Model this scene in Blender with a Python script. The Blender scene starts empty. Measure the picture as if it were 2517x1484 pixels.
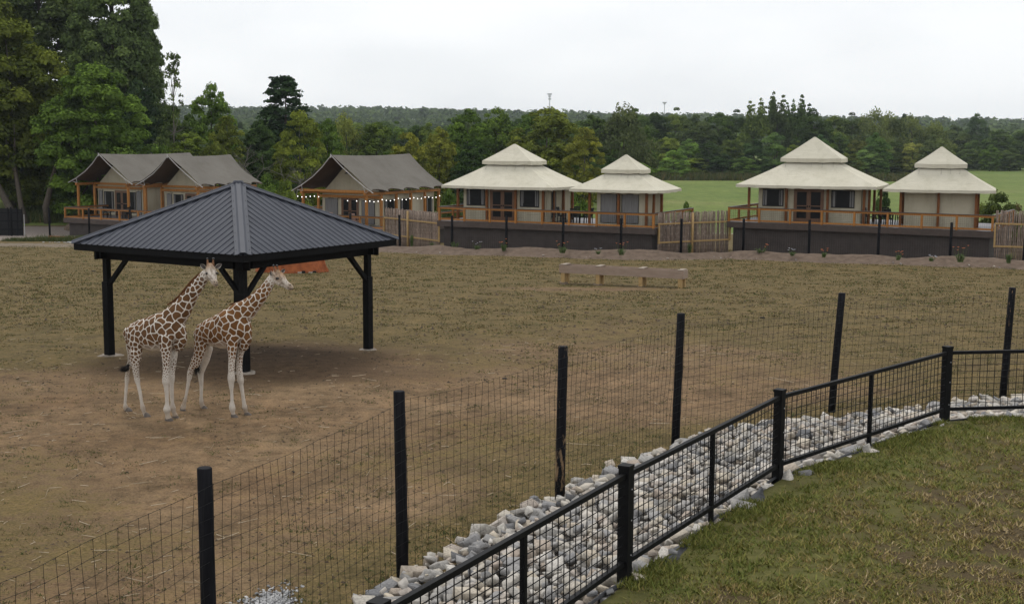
import bpy, bmesh, math, random
import numpy as np
from mathutils import Vector, Matrix, Euler, noise as mnoise
random.seed(7)
rng = np.random.default_rng(11)
R = math.radians
scene = bpy.context.scene
C = scene.collection

# ------------------------------------------------------------------ camera
CH = 5.6
FPX, W0, H0 = 3200.0, 2516.0, 1484.0
YH, ROLL = 335.0, 0.005
PITCH = math.atan((H0 / 2 - YH) / FPX)
cam_d = bpy.data.cameras.new('camera')
cam = bpy.data.objects.new('camera', cam_d)
C.objects.link(cam)
cam_d.sensor_fit = 'HORIZONTAL'
cam_d.sensor_width = 36
cam_d.lens = 36 * FPX / W0
cam_d.clip_start = 0.1
cam_d.clip_end = 9000
cam.matrix_world = Matrix.Translation((0, 0, CH)) @ Matrix.Rotation(R(90) - PITCH, 4, 'X') @ Matrix.Rotation(ROLL, 4, 'Z')
scene.camera = cam

# ------------------------------------------------------------------ sky, sun, exposure
SUN_EL, SUN_AZ = R(58), R(-15)          # high, soft sun behind cloud, a little to the left and ahead
world = bpy.data.worlds.new('World')
scene.world = world
world.use_nodes = True
wn, wl = world.node_tree.nodes, world.node_tree.links
bg = wn['Background']
sky = wn.new('ShaderNodeTexSky'); sky.sky_type = 'NISHITA'; sky.sun_disc = False
sky.sun_elevation = SUN_EL; sky.sun_rotation = SUN_AZ
sc1 = wn.new('ShaderNodeVectorMath'); sc1.operation = 'SCALE'; sc1.inputs['Scale'].default_value = 0.10
wl.new(sky.outputs[0], sc1.inputs[0])
tc = wn.new('ShaderNodeTexCoord')
mp = wn.new('ShaderNodeMapping'); mp.inputs['Scale'].default_value = (1.6, 1.6, 5.0)
wl.new(tc.outputs['Generated'], mp.inputs[0])
nz = wn.new('ShaderNodeTexNoise'); nz.inputs['Scale'].default_value = 2.2; nz.inputs['Detail'].default_value = 5
wl.new(mp.outputs[0], nz.inputs[0])
cr = wn.new('ShaderNodeValToRGB')
cr.color_ramp.elements[0].position = 0.32; cr.color_ramp.elements[0].color = (0.80, 0.82, 0.845, 1)
cr.color_ramp.elements[1].position = 0.58; cr.color_ramp.elements[1].color = (0.945, 0.955, 0.97, 1)
wl.new(nz.outputs[0], cr.inputs[0])
mx = wn.new('ShaderNodeMixRGB'); mx.inputs[0].default_value = 0.94
wl.new(sc1.outputs[0], mx.inputs[1]); wl.new(cr.outputs[0], mx.inputs[2])
wl.new(mx.outputs[0], bg.inputs[0]); bg.inputs[1].default_value = 1.13
sun_d = bpy.data.lights.new('sun', 'SUN'); sun_d.energy = 1.5; sun_d.angle = R(18); sun_d.color = (1, 0.965, 0.91)
sun = bpy.data.objects.new('sun', sun_d); C.objects.link(sun)
sdir = Vector((math.sin(SUN_AZ) * math.cos(SUN_EL), math.cos(SUN_AZ) * math.cos(SUN_EL), math.sin(SUN_EL)))
sun.rotation_euler = sdir.to_track_quat('Z', 'Y').to_euler()
scene.view_settings.view_transform = 'Standard'
scene.view_settings.look = 'None'
scene.view_settings.exposure = 0.0
scene.view_settings.gamma = 1.0
scene.view_settings.use_curve_mapping = False
scene.cycles.volume_bounces = 0
scene.cycles.max_bounces = 6
scene.cycles.transparent_max_bounces = 8

# ------------------------------------------------------------------ measuring helpers (photo pixels -> real places)
def ray(px, py):
    u, v = px - W0 / 2, py - H0 / 2
    c, s = math.cos(ROLL), math.sin(ROLL)
    u, v = u * c + v * s, -u * s + v * c
    x, y = u / FPX, -v / FPX
    return Vector((x, math.cos(PITCH) + y * math.sin(PITCH), -math.sin(PITCH) + y * math.cos(PITCH)))
def at(px, py, Y):
    r = ray(px, py)
    return Vector((0, 0, CH)) + r * (Y / r.y)
def pg(px, py, z):
    r = ray(px, py)
    return Vector((0, 0, CH)) + r * ((z - CH) / r.z)
def ss(a, b, t):
    t = np.clip((np.asarray(t, float) - a) / (b - a), 0, 1)
    return t * t * (3 - 2 * t)
def gz(x, y):
    """height of the land"""
    x = np.asarray(x, float); y = np.asarray(y, float)
    z = -0.038 * np.clip(y - 32, 0, 80)
    z = np.where(y > 112, -3.04 - 0.9 * ss(112, 220, y) - 0.4 * ss(220, 420, y), z)
    left = ss(-18, -32, x) * ss(112, 132, y) * (1 - ss(170, 260, y))
    z = z + left * 1.9
    rise = 33 - 13 * ss(-0.25, 0.45, x / np.maximum(y, 1))
    z = z + rise * ss(650, 1750, y)
    return z
def gz1(x, y): return float(gz(x, y))

# ------------------------------------------------------------------ material helpers
def nmat(name):
    m = bpy.data.materials.new(name); m.use_nodes = True
    nt = m.node_tree
    return m, nt.nodes, nt.links, nt.nodes['Principled BSDF']
def setv(b, **k):
    names = {'rough': 'Roughness', 'metal': 'Metallic', 'spec': 'Specular IOR Level'}
    for a, v in k.items(): b.inputs[names[a]].default_value = v
def ramp(n, stops):
    r = n.new('ShaderNodeValToRGB')
    e = r.color_ramp.elements
    while len(e) < len(stops): e.new(0.5)
    for i, (p, c) in enumerate(stops):
        e[i].position = p; e[i].color = (*c, 1)
    return r
def mixc(n, l, fac, a, b, mode='MIX'):
    m = n.new('ShaderNodeMixRGB'); m.blend_type = mode
    for i, v in enumerate((fac, a, b)):
        if isinstance(v, (int, float)): m.inputs[i].default_value = v
        elif isinstance(v, tuple): m.inputs[i].default_value = (*v, 1)
        else: l.new(v, m.inputs[i])
    return m.outputs[0]
def noise_node(n, l, scale, detail=4, rough=0.55, vec=None, dist=0.0):
    t = n.new('ShaderNodeTexNoise')
    t.inputs['Scale'].default_value = scale; t.inputs['Detail'].default_value = detail
    t.inputs['Roughness'].default_value = rough; t.inputs['Distortion'].default_value = dist
    if vec is not None: l.new(vec, t.inputs['Vector'])
    return t.outputs[0]
def objco(n, l, scale=(1, 1, 1)):
    t = n.new('ShaderNodeTexCoord')
    m = n.new('ShaderNodeMapping'); m.inputs['Scale'].default_value = scale
    l.new(t.outputs['Object'], m.inputs[0])
    return m.outputs[0]
def math_node(n, l, op, a, b=0.0, clamp=False):
    m = n.new('ShaderNodeMath'); m.operation = op; m.use_clamp = clamp
    for i, v in enumerate((a, b)):
        if isinstance(v, (int, float)): m.inputs[i].default_value = v
        else: l.new(v, m.inputs[i])
    return m.outputs[0]
def mapr(n, l, v, a, b, c=0.0, d=1.0):
    m = n.new('ShaderNodeMapRange'); m.clamp = True
    l.new(v, m.inputs[0])
    for i, x in enumerate((a, b, c, d)): m.inputs[i + 1].default_value = x
    return m.outputs[0]
def bump(n, l, b, h, strength=0.3, dist=0.02):
    bn = n.new('ShaderNodeBump'); bn.inputs['Strength'].default_value = strength; bn.inputs['Distance'].default_value = dist
    l.new(h, bn.inputs['Height']); l.new(bn.outputs[0], b.inputs['Normal'])
def attr(n, name):
    a = n.new('ShaderNodeAttribute'); a.attribute_name = name
    return a
def simple(name, c1, c2, scale=6, rough=0.7, vscale=(1, 1, 1), bmp=0.0, spec=0.3, metal=0.0, detail=4, rnd=0.0, lo=0.3, hi=0.7, bdist=0.01):
    m, n, l, b = nmat(name)
    v = objco(n, l, vscale)
    t = noise_node(n, l, scale, detail, vec=v)
    r = ramp(n, [(lo, c1), (hi, c2)]); l.new(t, r.inputs[0])
    col = r.outputs[0]
    if rnd:
        oi = n.new('ShaderNodeObjectInfo')
        col = mixc(n, l, 1.0, col, mapr2(n, l, oi.outputs['Random'], 1 - rnd, 1 + rnd), 'MULTIPLY')
    l.new(col, b.inputs['Base Color'])
    setv(b, rough=rough, spec=spec, metal=metal)
    if bmp: bump(n, l, b, t, bmp, bdist)
    return m
def mapr2(n, l, v, c, d):
    x = mapr(n, l, v, 0, 1, c, d)
    cb = n.new('ShaderNodeCombineColor')
    for i in range(3): l.new(x, cb.inputs[i])
    return cb.outputs[0]

M = {}
M['black_metal'] = simple('black_metal', (0.006, 0.006, 0.0065), (0.010, 0.010, 0.0105), 9, 0.55, spec=0.08)
M['wire'] = simple('wire', (0.008, 0.009, 0.008), (0.014, 0.014, 0.013), 9, 0.6, spec=0.15)
M['black_wood'] = simple('black_wood', (0.006, 0.006, 0.0065), (0.012, 0.012, 0.0125), 5, 0.7, (14, 14, 1), 0.2, spec=0.06)
M['cedar'] = simple('cedar', (0.25, 0.100, 0.021), (0.42, 0.185, 0.044), 3, 0.65, (8, 8, 1.2), 0.15, rnd=0.13)
M['cedar_dark'] = simple('cedar_dark', (0.13, 0.045, 0.012), (0.23, 0.084, 0.021), 3, 0.65, (8, 8, 1.2), 0.15, rnd=0.12)
M['lumber'] = simple('lumber', (0.33, 0.21, 0.085), (0.45, 0.31, 0.14), 3, 0.75, (8, 8, 2), 0.15)
M['cap_board'] = simple('cap_board', (0.07, 0.05, 0.042), (0.11, 0.085, 0.075), 4, 0.5)
M['deck_brown'] = simple('deck_brown', (0.062, 0.046, 0.039), (0.085, 0.064, 0.055), 3, 0.65, rnd=0.08)
M['skirt'] = simple('skirt', (0.046, 0.037, 0.034), (0.066, 0.054, 0.049), 2.5, 0.7)
M['deck_floor'] = simple('deck_floor', (0.11, 0.1, 0.105), (0.17, 0.155, 0.16), 5, 0.4)
def canvas(name, a, b, blot=0.9, rough=0.85, wr=0.35):
    m, n, l, bs = nmat(name)
    v = objco(n, l)
    t1 = noise_node(n, l, 0.55, 4, vec=v)
    r = ramp(n, [(0.3, a), (0.7, b)]); l.new(t1, r.inputs[0])
    st = noise_node(n, l, 1.0, 5, vec=objco(n, l, (2.2, 2.2, 0.35)))
    rs = ramp(n, [(0.33, (blot, blot, blot * 0.98)), (0.52, (1, 1, 1))]); l.new(st, rs.inputs[0])
    wv = noise_node(n, l, 34, 2, vec=v)
    rw = ramp(n, [(0.3, (0.94, 0.94, 0.94)), (0.7, (1.0, 1.0, 1.0))]); l.new(wv, rw.inputs[0])
    c = mixc(n, l, 1.0, r.outputs[0], rs.outputs[0], 'MULTIPLY')
    c = mixc(n, l, 1.0, c, rw.outputs[0], 'MULTIPLY')
    l.new(c, bs.inputs['Base Color']); setv(bs, rough=rough, spec=0.2)
    w = noise_node(n, l, 1.3, 6, 0.6, vec=objco(n, l, (1, 1, 2.5)), dist=0.6)
    bump(n, l, bs, w, wr, 0.12)
    return m
M['cream_canvas'] = canvas('cream_canvas', (0.55, 0.515, 0.41), (0.61, 0.575, 0.47))
M['grey_canvas'] = canvas('grey_canvas', (0.130, 0.118, 0.100), (0.160, 0.147, 0.127), 0.92)
M['brown_lining'] = canvas('brown_lining', (0.085, 0.052, 0.032), (0.11, 0.07, 0.045))
M['wall_canvas'] = canvas('wall_canvas', (0.42, 0.38, 0.28), (0.48, 0.435, 0.33), 0.85)
M['curtain'] = simple('curtain', (0.15, 0.145, 0.145), (0.22, 0.215, 0.21), 3, 0.9, (9, 9, 0.3), 0.5, bdist=0.03)
M['white_cloth'] = simple('white_cloth', (0.5, 0.47, 0.42), (0.58, 0.55, 0.5), 3, 0.9)
def glass_mat():
    m, n, l, b = nmat('dark_glass')
    b.inputs['Base Color'].default_value = (0.012, 0.012, 0.013, 1)
    setv(b, rough=0.25, spec=0.12); return m
M['glass'] = glass_mat()
M['door_wood'] = simple('door_wood', (0.12, 0.062, 0.035), (0.17, 0.09, 0.052), 3, 0.5, (6, 6, 1))
M['pole'] = simple('pole', (0.42, 0.4, 0.38), (0.52, 0.5, 0.48), 5, 0.4)
M['black_plastic'] = simple('black_plastic', (0.009, 0.009, 0.01), (0.015, 0.015, 0.016), 5, 0.6, spec=0.2)
M['pink_plastic'] = simple('pink_plastic', (0.33, 0.2, 0.16), (0.38, 0.24, 0.19), 4, 0.6)
def roof_metal():
    m, n, l, b = nmat('roof_metal')
    v = objco(n, l)
    t = noise_node(n, l, 1.6, 4, vec=v)
    f = noise_node(n, l, 60, 2, vec=v)
    r = ramp(n, [(0.3, (0.040, 0.044, 0.058)), (0.7, (0.051, 0.056, 0.072))]); l.new(t, r.inputs[0])
    rf = ramp(n, [(0.35, (0.9, 0.9, 0.9)), (0.65, (1.04, 1.04, 1.04))]); l.new(f, rf.inputs[0])
    l.new(mixc(n, l, 1.0, r.outputs[0], rf.outputs[0], 'MULTIPLY'), b.inputs['Base Color'])
    setv(b, rough=0.62, spec=0.25); return m
M['roof_metal'] = roof_metal()
M['bark'] = simple('bark', (0.05, 0.04, 0.03), (0.12, 0.1, 0.08), 5, 0.9, (4, 4, 0.8), 0.5)
M['pale_bark'] = simple('pale_bark', (0.10, 0.09, 0.077), (0.2, 0.18, 0.155), 3, 0.9, (4, 4, 0.8), 0.4)
M['concrete'] = simple('concrete', (0.3, 0.27, 0.23), (0.45, 0.41, 0.36), 7, 0.9, bmp=0.5)
M['rust_rock'] = simple('rust_rock', (0.20, 0.055, 0.02), (0.40, 0.125, 0.045), 3.5, 0.95, bmp=0.8, detail=7, bdist=0.06)
M['fabric'] = simple('fabric', (0.010, 0.010, 0.012), (0.028, 0.029, 0.033), 5, 0.55, bmp=0.6, bdist=0.05)
M['dung'] = simple('dung', (0.015, 0.012, 0.009), (0.04, 0.03, 0.022), 20, 0.95)
M['orange_pipe'] = simple('orange_pipe', (0.5, 0.09, 0.02), (0.55, 0.11, 0.03), 4, 0.5)
M['straw'] = simple('straw', (0.25, 0.19, 0.115), (0.40, 0.33, 0.235), 3, 0.9, lo=0.4, hi=0.6)
M['steel'] = simple('steel', (0.4, 0.4, 0.41), (0.5, 0.5, 0.5), 4, 0.5)
M['sand_board'] = simple('sand_board', (0.26, 0.192, 0.145), (0.33, 0.25, 0.195), 3, 0.7, (1, 6, 6), 0.15)
M['pale_board'] = simple('pale_board', (0.25, 0.2, 0.155), (0.31, 0.26, 0.21), 5, 0.8)
M['gravel'] = simple('gravel', (0.2, 0.19, 0.18), (0.5, 0.48, 0.45), 3, 0.9, lo=0.35, hi=0.65)
def post_mat(peel):
    m, n, l, b = nmat('peeling_post' if peel else 'painted_post')
    v = objco(n, l, (9, 9, 1.6))
    t = noise_node(n, l, 2.2, 6, 0.65, vec=v)
    v2 = objco(n, l, (1, 1, 0.6))
    t2 = noise_node(n, l, 1.1, 2, vec=v2)
    s = math_node(n, l, 'MULTIPLY', t, mapr(n, l, t2, 0.3, 0.7, 0.7, 1.15))
    f = mapr(n, l, s, 0.52 if peel else 0.72, 0.56 if peel else 0.76)
    w = noise_node(n, l, 3, 3, vec=objco(n, l, (6, 6, 1)))
    bl = ramp(n, [(0.3, (0.007, 0.007, 0.0085)), (0.7, (0.014, 0.014, 0.0165))]); l.new(w, bl.inputs[0])
    l.new(mixc(n, l, f, bl.outputs[0], (0.25, 0.17, 0.10)), b.inputs['Base Color'])
    setv(b, rough=0.75, spec=0.08); bump(n, l, b, t, 0.25, 0.01)
    return m
M['post'] = post_mat(False); M['post_peel'] = post_mat(True)
def stick_mat():
    m, n, l, b = nmat('stick_bark')
    oi = n.new('ShaderNodeObjectInfo')
    v = objco(n, l, (5, 5, 2.0))
    t = noise_node(n, l, 3, 5, vec=v)
    r = ramp(n, [(0.3, (0.12, 0.085, 0.062)), (0.55, (0.25, 0.19, 0.15)), (0.75, (0.36, 0.30, 0.25))]); l.new(t, r.inputs[0])
    l.new(mixc(n, l, 1.0, r.outputs[0], mapr2(n, l, oi.outputs['Random'], 0.7, 1.2), 'MULTIPLY'), b.inputs['Base Color'])
    setv(b, rough=0.9); return m
M['stick'] = stick_mat()
def stone_mat():
    m, n, l, b = nmat('limestone')
    oi = n.new('ShaderNodeObjectInfo')
    a = attr(n, 'tone')
    s = math_node(n, l, 'ADD', a.outputs['Fac'], oi.outputs['Random'])
    s = math_node(n, l, 'FRACT', s)
    r = ramp(n, [(0.0, (0.19, 0.19, 0.195)), (0.15, (0.32, 0.31, 0.30)), (0.45, (0.47, 0.44, 0.39)), (0.65, (0.52, 0.455, 0.36)), (0.75, (0.38, 0.315, 0.26)), (1.0, (0.58, 0.55, 0.50))])
    l.new(s, r.inputs[0])
    v = objco(n, l)
    t = noise_node(n, l, 9, 7, 0.65, vec=v)
    rt = ramp(n, [(0.3, (0.55, 0.55, 0.56)), (0.55, (1, 1, 1)), (0.75, (1.08, 1.06, 1.03))]); l.new(t, rt.inputs[0])
    l.new(mixc(n, l, 1.0, r.outputs[0], rt.outputs[0], 'MULTIPLY'), b.inputs['Base Color'])
    setv(b, rough=0.9, spec=0.2); bump(n, l, b, t, 0.5, 0.03)
    return m
M['stone'] = stone_mat()
def leaf_mat():
    m, n, l, b = nmat('leaf')
    oi = n.new('ShaderNodeObjectInfo')
    a = attr(n, 'tone')
    r = ramp(n, [(0.0, (1.15, 1.2, 0.95)), (0.5, (2.3, 2.25, 1.65)), (1.0, (4.0, 3.7, 2.3))]); l.new(a.outputs['Fac'], r.inputs[0])
    c = mixc(n, l, 1.0, oi.outputs['Color'], r.outputs[0], 'MULTIPLY')
    d = n.new('ShaderNodeBsdfDiffuse'); l.new(c, d.inputs[0])
    t = n.new('ShaderNodeBsdfTranslucent'); l.new(c, t.inputs[0])
    mxs = n.new('ShaderNodeMixShader'); mxs.inputs[0].default_value = 0.25
    l.new(d.outputs[0], mxs.inputs[1]); l.new(t.outputs[0], mxs.inputs[2])
    l.new(mxs.outputs[0], n['Material Output'].inputs[0])
    return m
M['leaf'] = leaf_mat()
def blade_mat(name, stops):
    m, n, l, b = nmat(name)
    a = attr(n, 'tone')
    r = ramp(n, stops); l.new(a.outputs['Fac'], r.inputs[0])
    l.new(r.outputs[0], b.inputs['Base Color']); setv(b, rough=0.8, spec=0.15)
    return m
M['lawn_blade'] = blade_mat('lawn_blade', [(0.0, (0.098, 0.122, 0.024)), (0.35, (0.180, 0.182, 0.044)), (0.6, (0.245, 0.196, 0.062)), (0.8, (0.28, 0.20, 0.085)), (1.0, (0.42, 0.33, 0.19))])
M['pasture_blade'] = blade_mat('pasture_blade', [(0.0, (0.052, 0.078, 0.022)), (0.45, (0.090, 0.092, 0.031)), (0.7, (0.15, 0.122, 0.048)), (1.0, (0.27, 0.205, 0.11))])

# ------------------------------------------------------------------ object helpers
def tag(o, label=None, cat=None, group=None, kind=None):
    if label: o['label'] = label
    if cat: o['category'] = cat
    if group: o['group'] = group
    if kind: o['kind'] = kind
    return o
def thing(name, label, cat, loc=(0, 0, 0), rotz=0.0, group=None):
    o = bpy.data.objects.new(name, None); C.objects.link(o)
    o.empty_display_size = 0.2
    o.location = loc; o.rotation_euler = (0, 0, rotz)
    return tag(o, label, cat, group)
def link(name, mesh, parent=None, loc=None, rot=None, scale=None):
    o = bpy.data.objects.new(name, mesh); C.objects.link(o)
    if parent: o.parent = parent
    if loc is not None: o.location = loc
    if rot is not None: o.rotation_euler = rot
    if scale is not None: o.scale = scale
    return o
class MB:
    def __init__(s): s.v = []; s.f = []
    def add(s, vs, fs):
        k = len(s.v); s.v += [tuple(p) for p in vs]; s.f += [tuple(i + k for i in f) for f in fs]; return s
    def box(s, x0, x1, y0, y1, z0, z1):
        return s.add([(x0, y0, z0), (x1, y0, z0), (x1, y1, z0), (x0, y1, z0), (x0, y0, z1), (x1, y0, z1), (x1, y1, z1), (x0, y1, z1)],
                     [(3, 2, 1, 0), (4, 5, 6, 7), (0, 1, 5, 4), (1, 2, 6, 5), (2, 3, 7, 6), (3, 0, 4, 7)])
    def cbox(s, x, y, z, a, b, c): return s.box(x - a / 2, x + a / 2, y - b / 2, y + b / 2, z - c / 2, z + c / 2)
    def bar(s, p, q, w, h, up=(0, 0, 1)):
        p, q = Vector(p), Vector(q); d = (q - p).normalized(); up = Vector(up)
        x = d.cross(up)
        if x.length < 1e-4: x = d.cross(Vector((0, 1, 0)))
        x.normalize(); y = x.cross(d)
        x *= w / 2; y *= h / 2
        return s.add([p - x - y, p + x - y, p + x + y, p - x + y, q - x - y, q + x - y, q + x + y, q - x + y],
                     [(0, 1, 2, 3), (7, 6, 5, 4), (1, 0, 4, 5), (2, 1, 5, 6), (3, 2, 6, 7), (0, 3, 7, 4)])
    def tube(s, pts, rad, n=6, cap=True):
        pts = [Vector(p) for p in pts]
        if isinstance(rad, (int, float)): rad = [rad] * len(pts)
        k = len(s.v); ref = None
        for i, p in enumerate(pts):
            t = (pts[min(i + 1, len(pts) - 1)] - pts[max(i - 1, 0)]).normalized()
            if ref is None:
                ref = t.cross(Vector((0, 0, 1)))
                if ref.length < 0.1: ref = Vector((1, 0, 0))
            ref = (ref - t * ref.dot(t)).normalized(); o = t.cross(ref)
            for j in range(n):
                a = 2 * math.pi * j / n
                s.v.append(tuple(p + (ref * math.cos(a) + o * math.sin(a)) * rad[i]))
        for i in range(len(pts) - 1):
            for j in range(n):
                a = k + i * n + j; b = k + i * n + (j + 1) % n
                s.f.append((a, b, b + n, a + n))
        if cap:
            s.f.append(tuple(k + j for j in range(n))[::-1])
            e = k + (len(pts) - 1) * n
            s.f.append(tuple(e + j for j in range(n)))
        return s
    def grid(s, rows):
        k = len(s.v); m = len(rows[0])
        for r in rows: s.v += [tuple(p) for p in r]
        for i in range(len(rows) - 1):
            for j in range(m - 1):
                a = k + i * m + j; s.f.append((a, a + 1, a + m + 1, a + m))
        return s
    def mesh(s, name, mat, smooth=False):
        me = bpy.data.meshes.new(name); me.from_pydata(s.v, [], s.f); me.materials.append(mat)
        if smooth: me.polygons.foreach_set('use_smooth', [True] * len(me.polygons))
        me.update(); return me
    def build(s, name, mat, parent=None, label=None, kind=None, smooth=False, loc=None, rot=None):
        o = link(name, s.mesh(name, mat, smooth), parent, loc, rot)
        return tag(o, label, kind=kind)
def np_mesh(name, v, f, mat, attrs=None, smooth=False):
    v = np.asarray(v, np.float32); f = np.asarray(f, np.int32)
    me = bpy.data.meshes.new(name)
    me.vertices.add(len(v)); me.vertices.foreach_set('co', v.ravel())
    k = f.shape[1]
    me.loops.add(f.size); me.loops.foreach_set('vertex_index', f.ravel())
    me.polygons.add(len(f)); me.polygons.foreach_set('loop_start', np.arange(len(f), dtype=np.int32) * k)
    try: me.polygons.foreach_set('loop_total', np.full(len(f), k, np.int32))
    except Exception: pass
    if smooth: me.polygons.foreach_set('use_smooth', np.ones(len(f), bool))
    for a, d in (attrs or {}).items():
        at_ = me.attributes.new(a, 'FLOAT', 'POINT'); at_.data.foreach_set('value', np.asarray(d, np.float32).ravel())
    me.materials.append(mat)
    me.update(calc_edges=True); me.validate()
    return me
def copy_thing(t, loc, rotz=0.0, label=None):
    r = t.copy(); C.objects.link(r); r.location = loc; r.rotation_euler = (0, 0, rotz)
    if label: r['label'] = label
    for ch in list(t.children):
        c = ch.copy(); C.objects.link(c); c.parent = r
        for g in list(ch.children):
            d = g.copy(); C.objects.link(d); d.parent = c
    return r
def fbm(x, y, s, seed=0.0, oct=3):
    """cheap value noise on numpy arrays"""
    out = np.zeros_like(np.asarray(x, float)); amp = 1.0; tot = 0
    for o in range(oct):
        X = np.asarray(x, float) * s + seed * 17.3 + o * 31.7; Y = np.asarray(y, float) * s + seed * 9.1 + o * 11.3
        xi = np.floor(X); yi = np.floor(Y); fx = X - xi; fy = Y - yi
        fx = fx * fx * (3 - 2 * fx); fy = fy * fy * (3 - 2 * fy)
        h = lambda a, b: np.modf(np.abs(np.sin(a * 127.1 + b * 311.7) * 43758.5453))[0]
        out += amp * ((h(xi, yi) * (1 - fx) + h(xi + 1, yi) * fx) * (1 - fy) + (h(xi, yi + 1) * (1 - fx) + h(xi + 1, yi + 1) * fx) * fy)
        tot += amp; amp *= 0.5; s *= 2.0
    return out / tot
def interp_line(P, t):
    """point at arc length t along polyline P (list of 2-vectors), extrapolating at the ends"""
    P = np.asarray(P, float); d = np.linalg.norm(np.diff(P, axis=0), axis=1); L = np.concatenate([[0], np.cumsum(d)])
    i = np.clip(np.searchsorted(L, t, side='right') - 1, 0, len(d) - 1)
    return P[i] + (P[i + 1] - P[i]) * ((t - L[i]) / d[i])[..., None], i

# ------------------------------------------------------------------ plan lines
LAWN_Z = 1.2
RAIL = [(-5.0, 1.2), (-2.95, 5.0), (-0.93, 8.85), (1.15, 12.72), (3.50, 16.70), (6.88, 20.30), (11.7, 21.0), (16.6, 21.6)]      # railing posts
FENCE = [(-7.4, 0.6), (-5.9, 4.3), (-4.42, 8.12), (-2.91, 12.10), (-1.38, 16.10), (0.745, 19.45), (3.02, 23.50), (6.60, 26.4), (10.7, 27.9), (14.9, 29.2), (19.2, 30.4)]   # wire fence posts
BERM = [(-30, 97.5), (-20, 92.5), (-11, 88.3), (-6.2, 85.6), (8.2, 79.2), (11.2, 79.9), (13.2, 81.3), (27.4, 72.8), (40, 66)]
SHED_C, SHED_ROT = (-7.06, 33.62), R(12.91 - 45)

# ------------------------------------------------------------------ ground
def pasture_mat():
    m, n, l, b = nmat('pasture_soil')
    v = objco(n, l)
    gr = attr(n, 'grass').outputs['Fac']; dp = attr(n, 'damp_shade').outputs['Fac']; gv = attr(n, 'grey').outputs['Fac']
    n1 = noise_node(n, l, 0.35, 4, vec=v); n2 = noise_node(n, l, 3.2, 8, 0.68, vec=v); n3 = noise_node(n, l, 26, 5, 0.7, vec=v)
    n4 = noise_node(n, l, 7, 7, 0.72, vec=objco(n, l, (1, 1.3, 1))); n5 = noise_node(n, l, 0.9, 9, 0.74, vec=v)
    d1 = ramp(n, [(0.3, (0.134, 0.086, 0.047)), (0.7, (0.200, 0.136, 0.078))]); l.new(n1, d1.inputs[0])
    d2 = ramp(n, [(0.30, (0.60, 0.58, 0.56)), (0.5, (0.98, 0.98, 0.98)), (0.68, (1.28, 1.26, 1.24))]); l.new(n2, d2.inputs[0])
    d3 = ramp(n, [(0.3, (0.50, 0.50, 0.48)), (0.5, (1.0, 1.0, 1.0)), (0.72, (1.45, 1.42, 1.38))]); l.new(n3, d3.inputs[0])
    d5 = ramp(n, [(0.32, (0.58, 0.60, 0.56)), (0.5, (1.0, 1.0, 1.0)), (0.66, (1.32, 1.27, 1.22))]); l.new(n5, d5.inputs[0])
    dirt = mixc(n, l, 1.0, mixc(n, l, 1.0, d1.outputs[0], d2.outputs[0], 'MULTIPLY'), d3.outputs[0], 'MULTIPLY')
    g1 = ramp(n, [(0.30, (0.060, 0.050, 0.019)), (0.43, (0.098, 0.075, 0.030)), (0.55, (0.130, 0.094, 0.041)), (0.70, (0.195, 0.140, 0.072))]); l.new(n4, g1.inputs[0])
    gcol = mixc(n, l, 0.85, g1.outputs[0], d3.outputs[0], 'MULTIPLY')
    thr = math_node(n, l, 'ADD', math_node(n, l, 'MULTIPLY', n2, 0.45), math_node(n, l, 'MULTIPLY', n4, 0.55))
    thr = math_node(n, l, 'ADD', thr, math_node(n, l, 'SUBTRACT', gr, 1.0))
    thr = math_node(n, l, 'ADD', thr, math_node(n, l, 'MULTIPLY', math_node(n, l, 'SUBTRACT', n5, 0.5), 0.5))
    mk = mapr(n, l, thr, -0.10, 0.05)
    col = mixc(n, l, mk, dirt, gcol)
    col = mixc(n, l, 0.9, col, d5.outputs[0], 'MULTIPLY')
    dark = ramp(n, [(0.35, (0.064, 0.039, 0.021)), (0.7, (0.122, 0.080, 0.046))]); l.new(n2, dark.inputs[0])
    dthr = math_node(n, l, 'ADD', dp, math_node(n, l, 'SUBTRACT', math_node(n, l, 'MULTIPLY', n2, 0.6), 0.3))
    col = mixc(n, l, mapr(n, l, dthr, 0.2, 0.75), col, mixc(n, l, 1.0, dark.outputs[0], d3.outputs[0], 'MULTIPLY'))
    gvc = ramp(n, [(0.35, (0.16, 0.13, 0.11)), (0.65, (0.27, 0.235, 0.21))]); l.new(n3, gvc.inputs[0])
    col = mixc(n, l, mapr(n, l, math_node(n, l, 'ADD', gv, math_node(n, l, 'SUBTRACT', math_node(n, l, 'MULTIPLY', n2, 0.6), 0.3)), 0.3, 0.6), col, gvc.outputs[0])
    l.new(col, b.inputs['Base Color']); setv(b, rough=0.95, spec=0.1)
    bump(n, l, b, math_node(n, l, 'ADD', n3, math_node(n, l, 'MULTIPLY', n2, 2.0)), 0.55, 0.035)
    return m
M['pasture'] = pasture_mat()
def seg_dist(x, y, P):
    best = np.full(np.shape(x), 1e9)
    for (ax, ay), (bx, by) in zip(P[:-1], P[1:]):
        dx, dy = bx - ax, by - ay
        t = np.clip(((x - ax) * dx + (y - ay) * dy) / (dx * dx + dy * dy), 0, 1)
        best = np.minimum(best, np.hypot(x - ax - t * dx, y - ay - t * dy))
    return best
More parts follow.
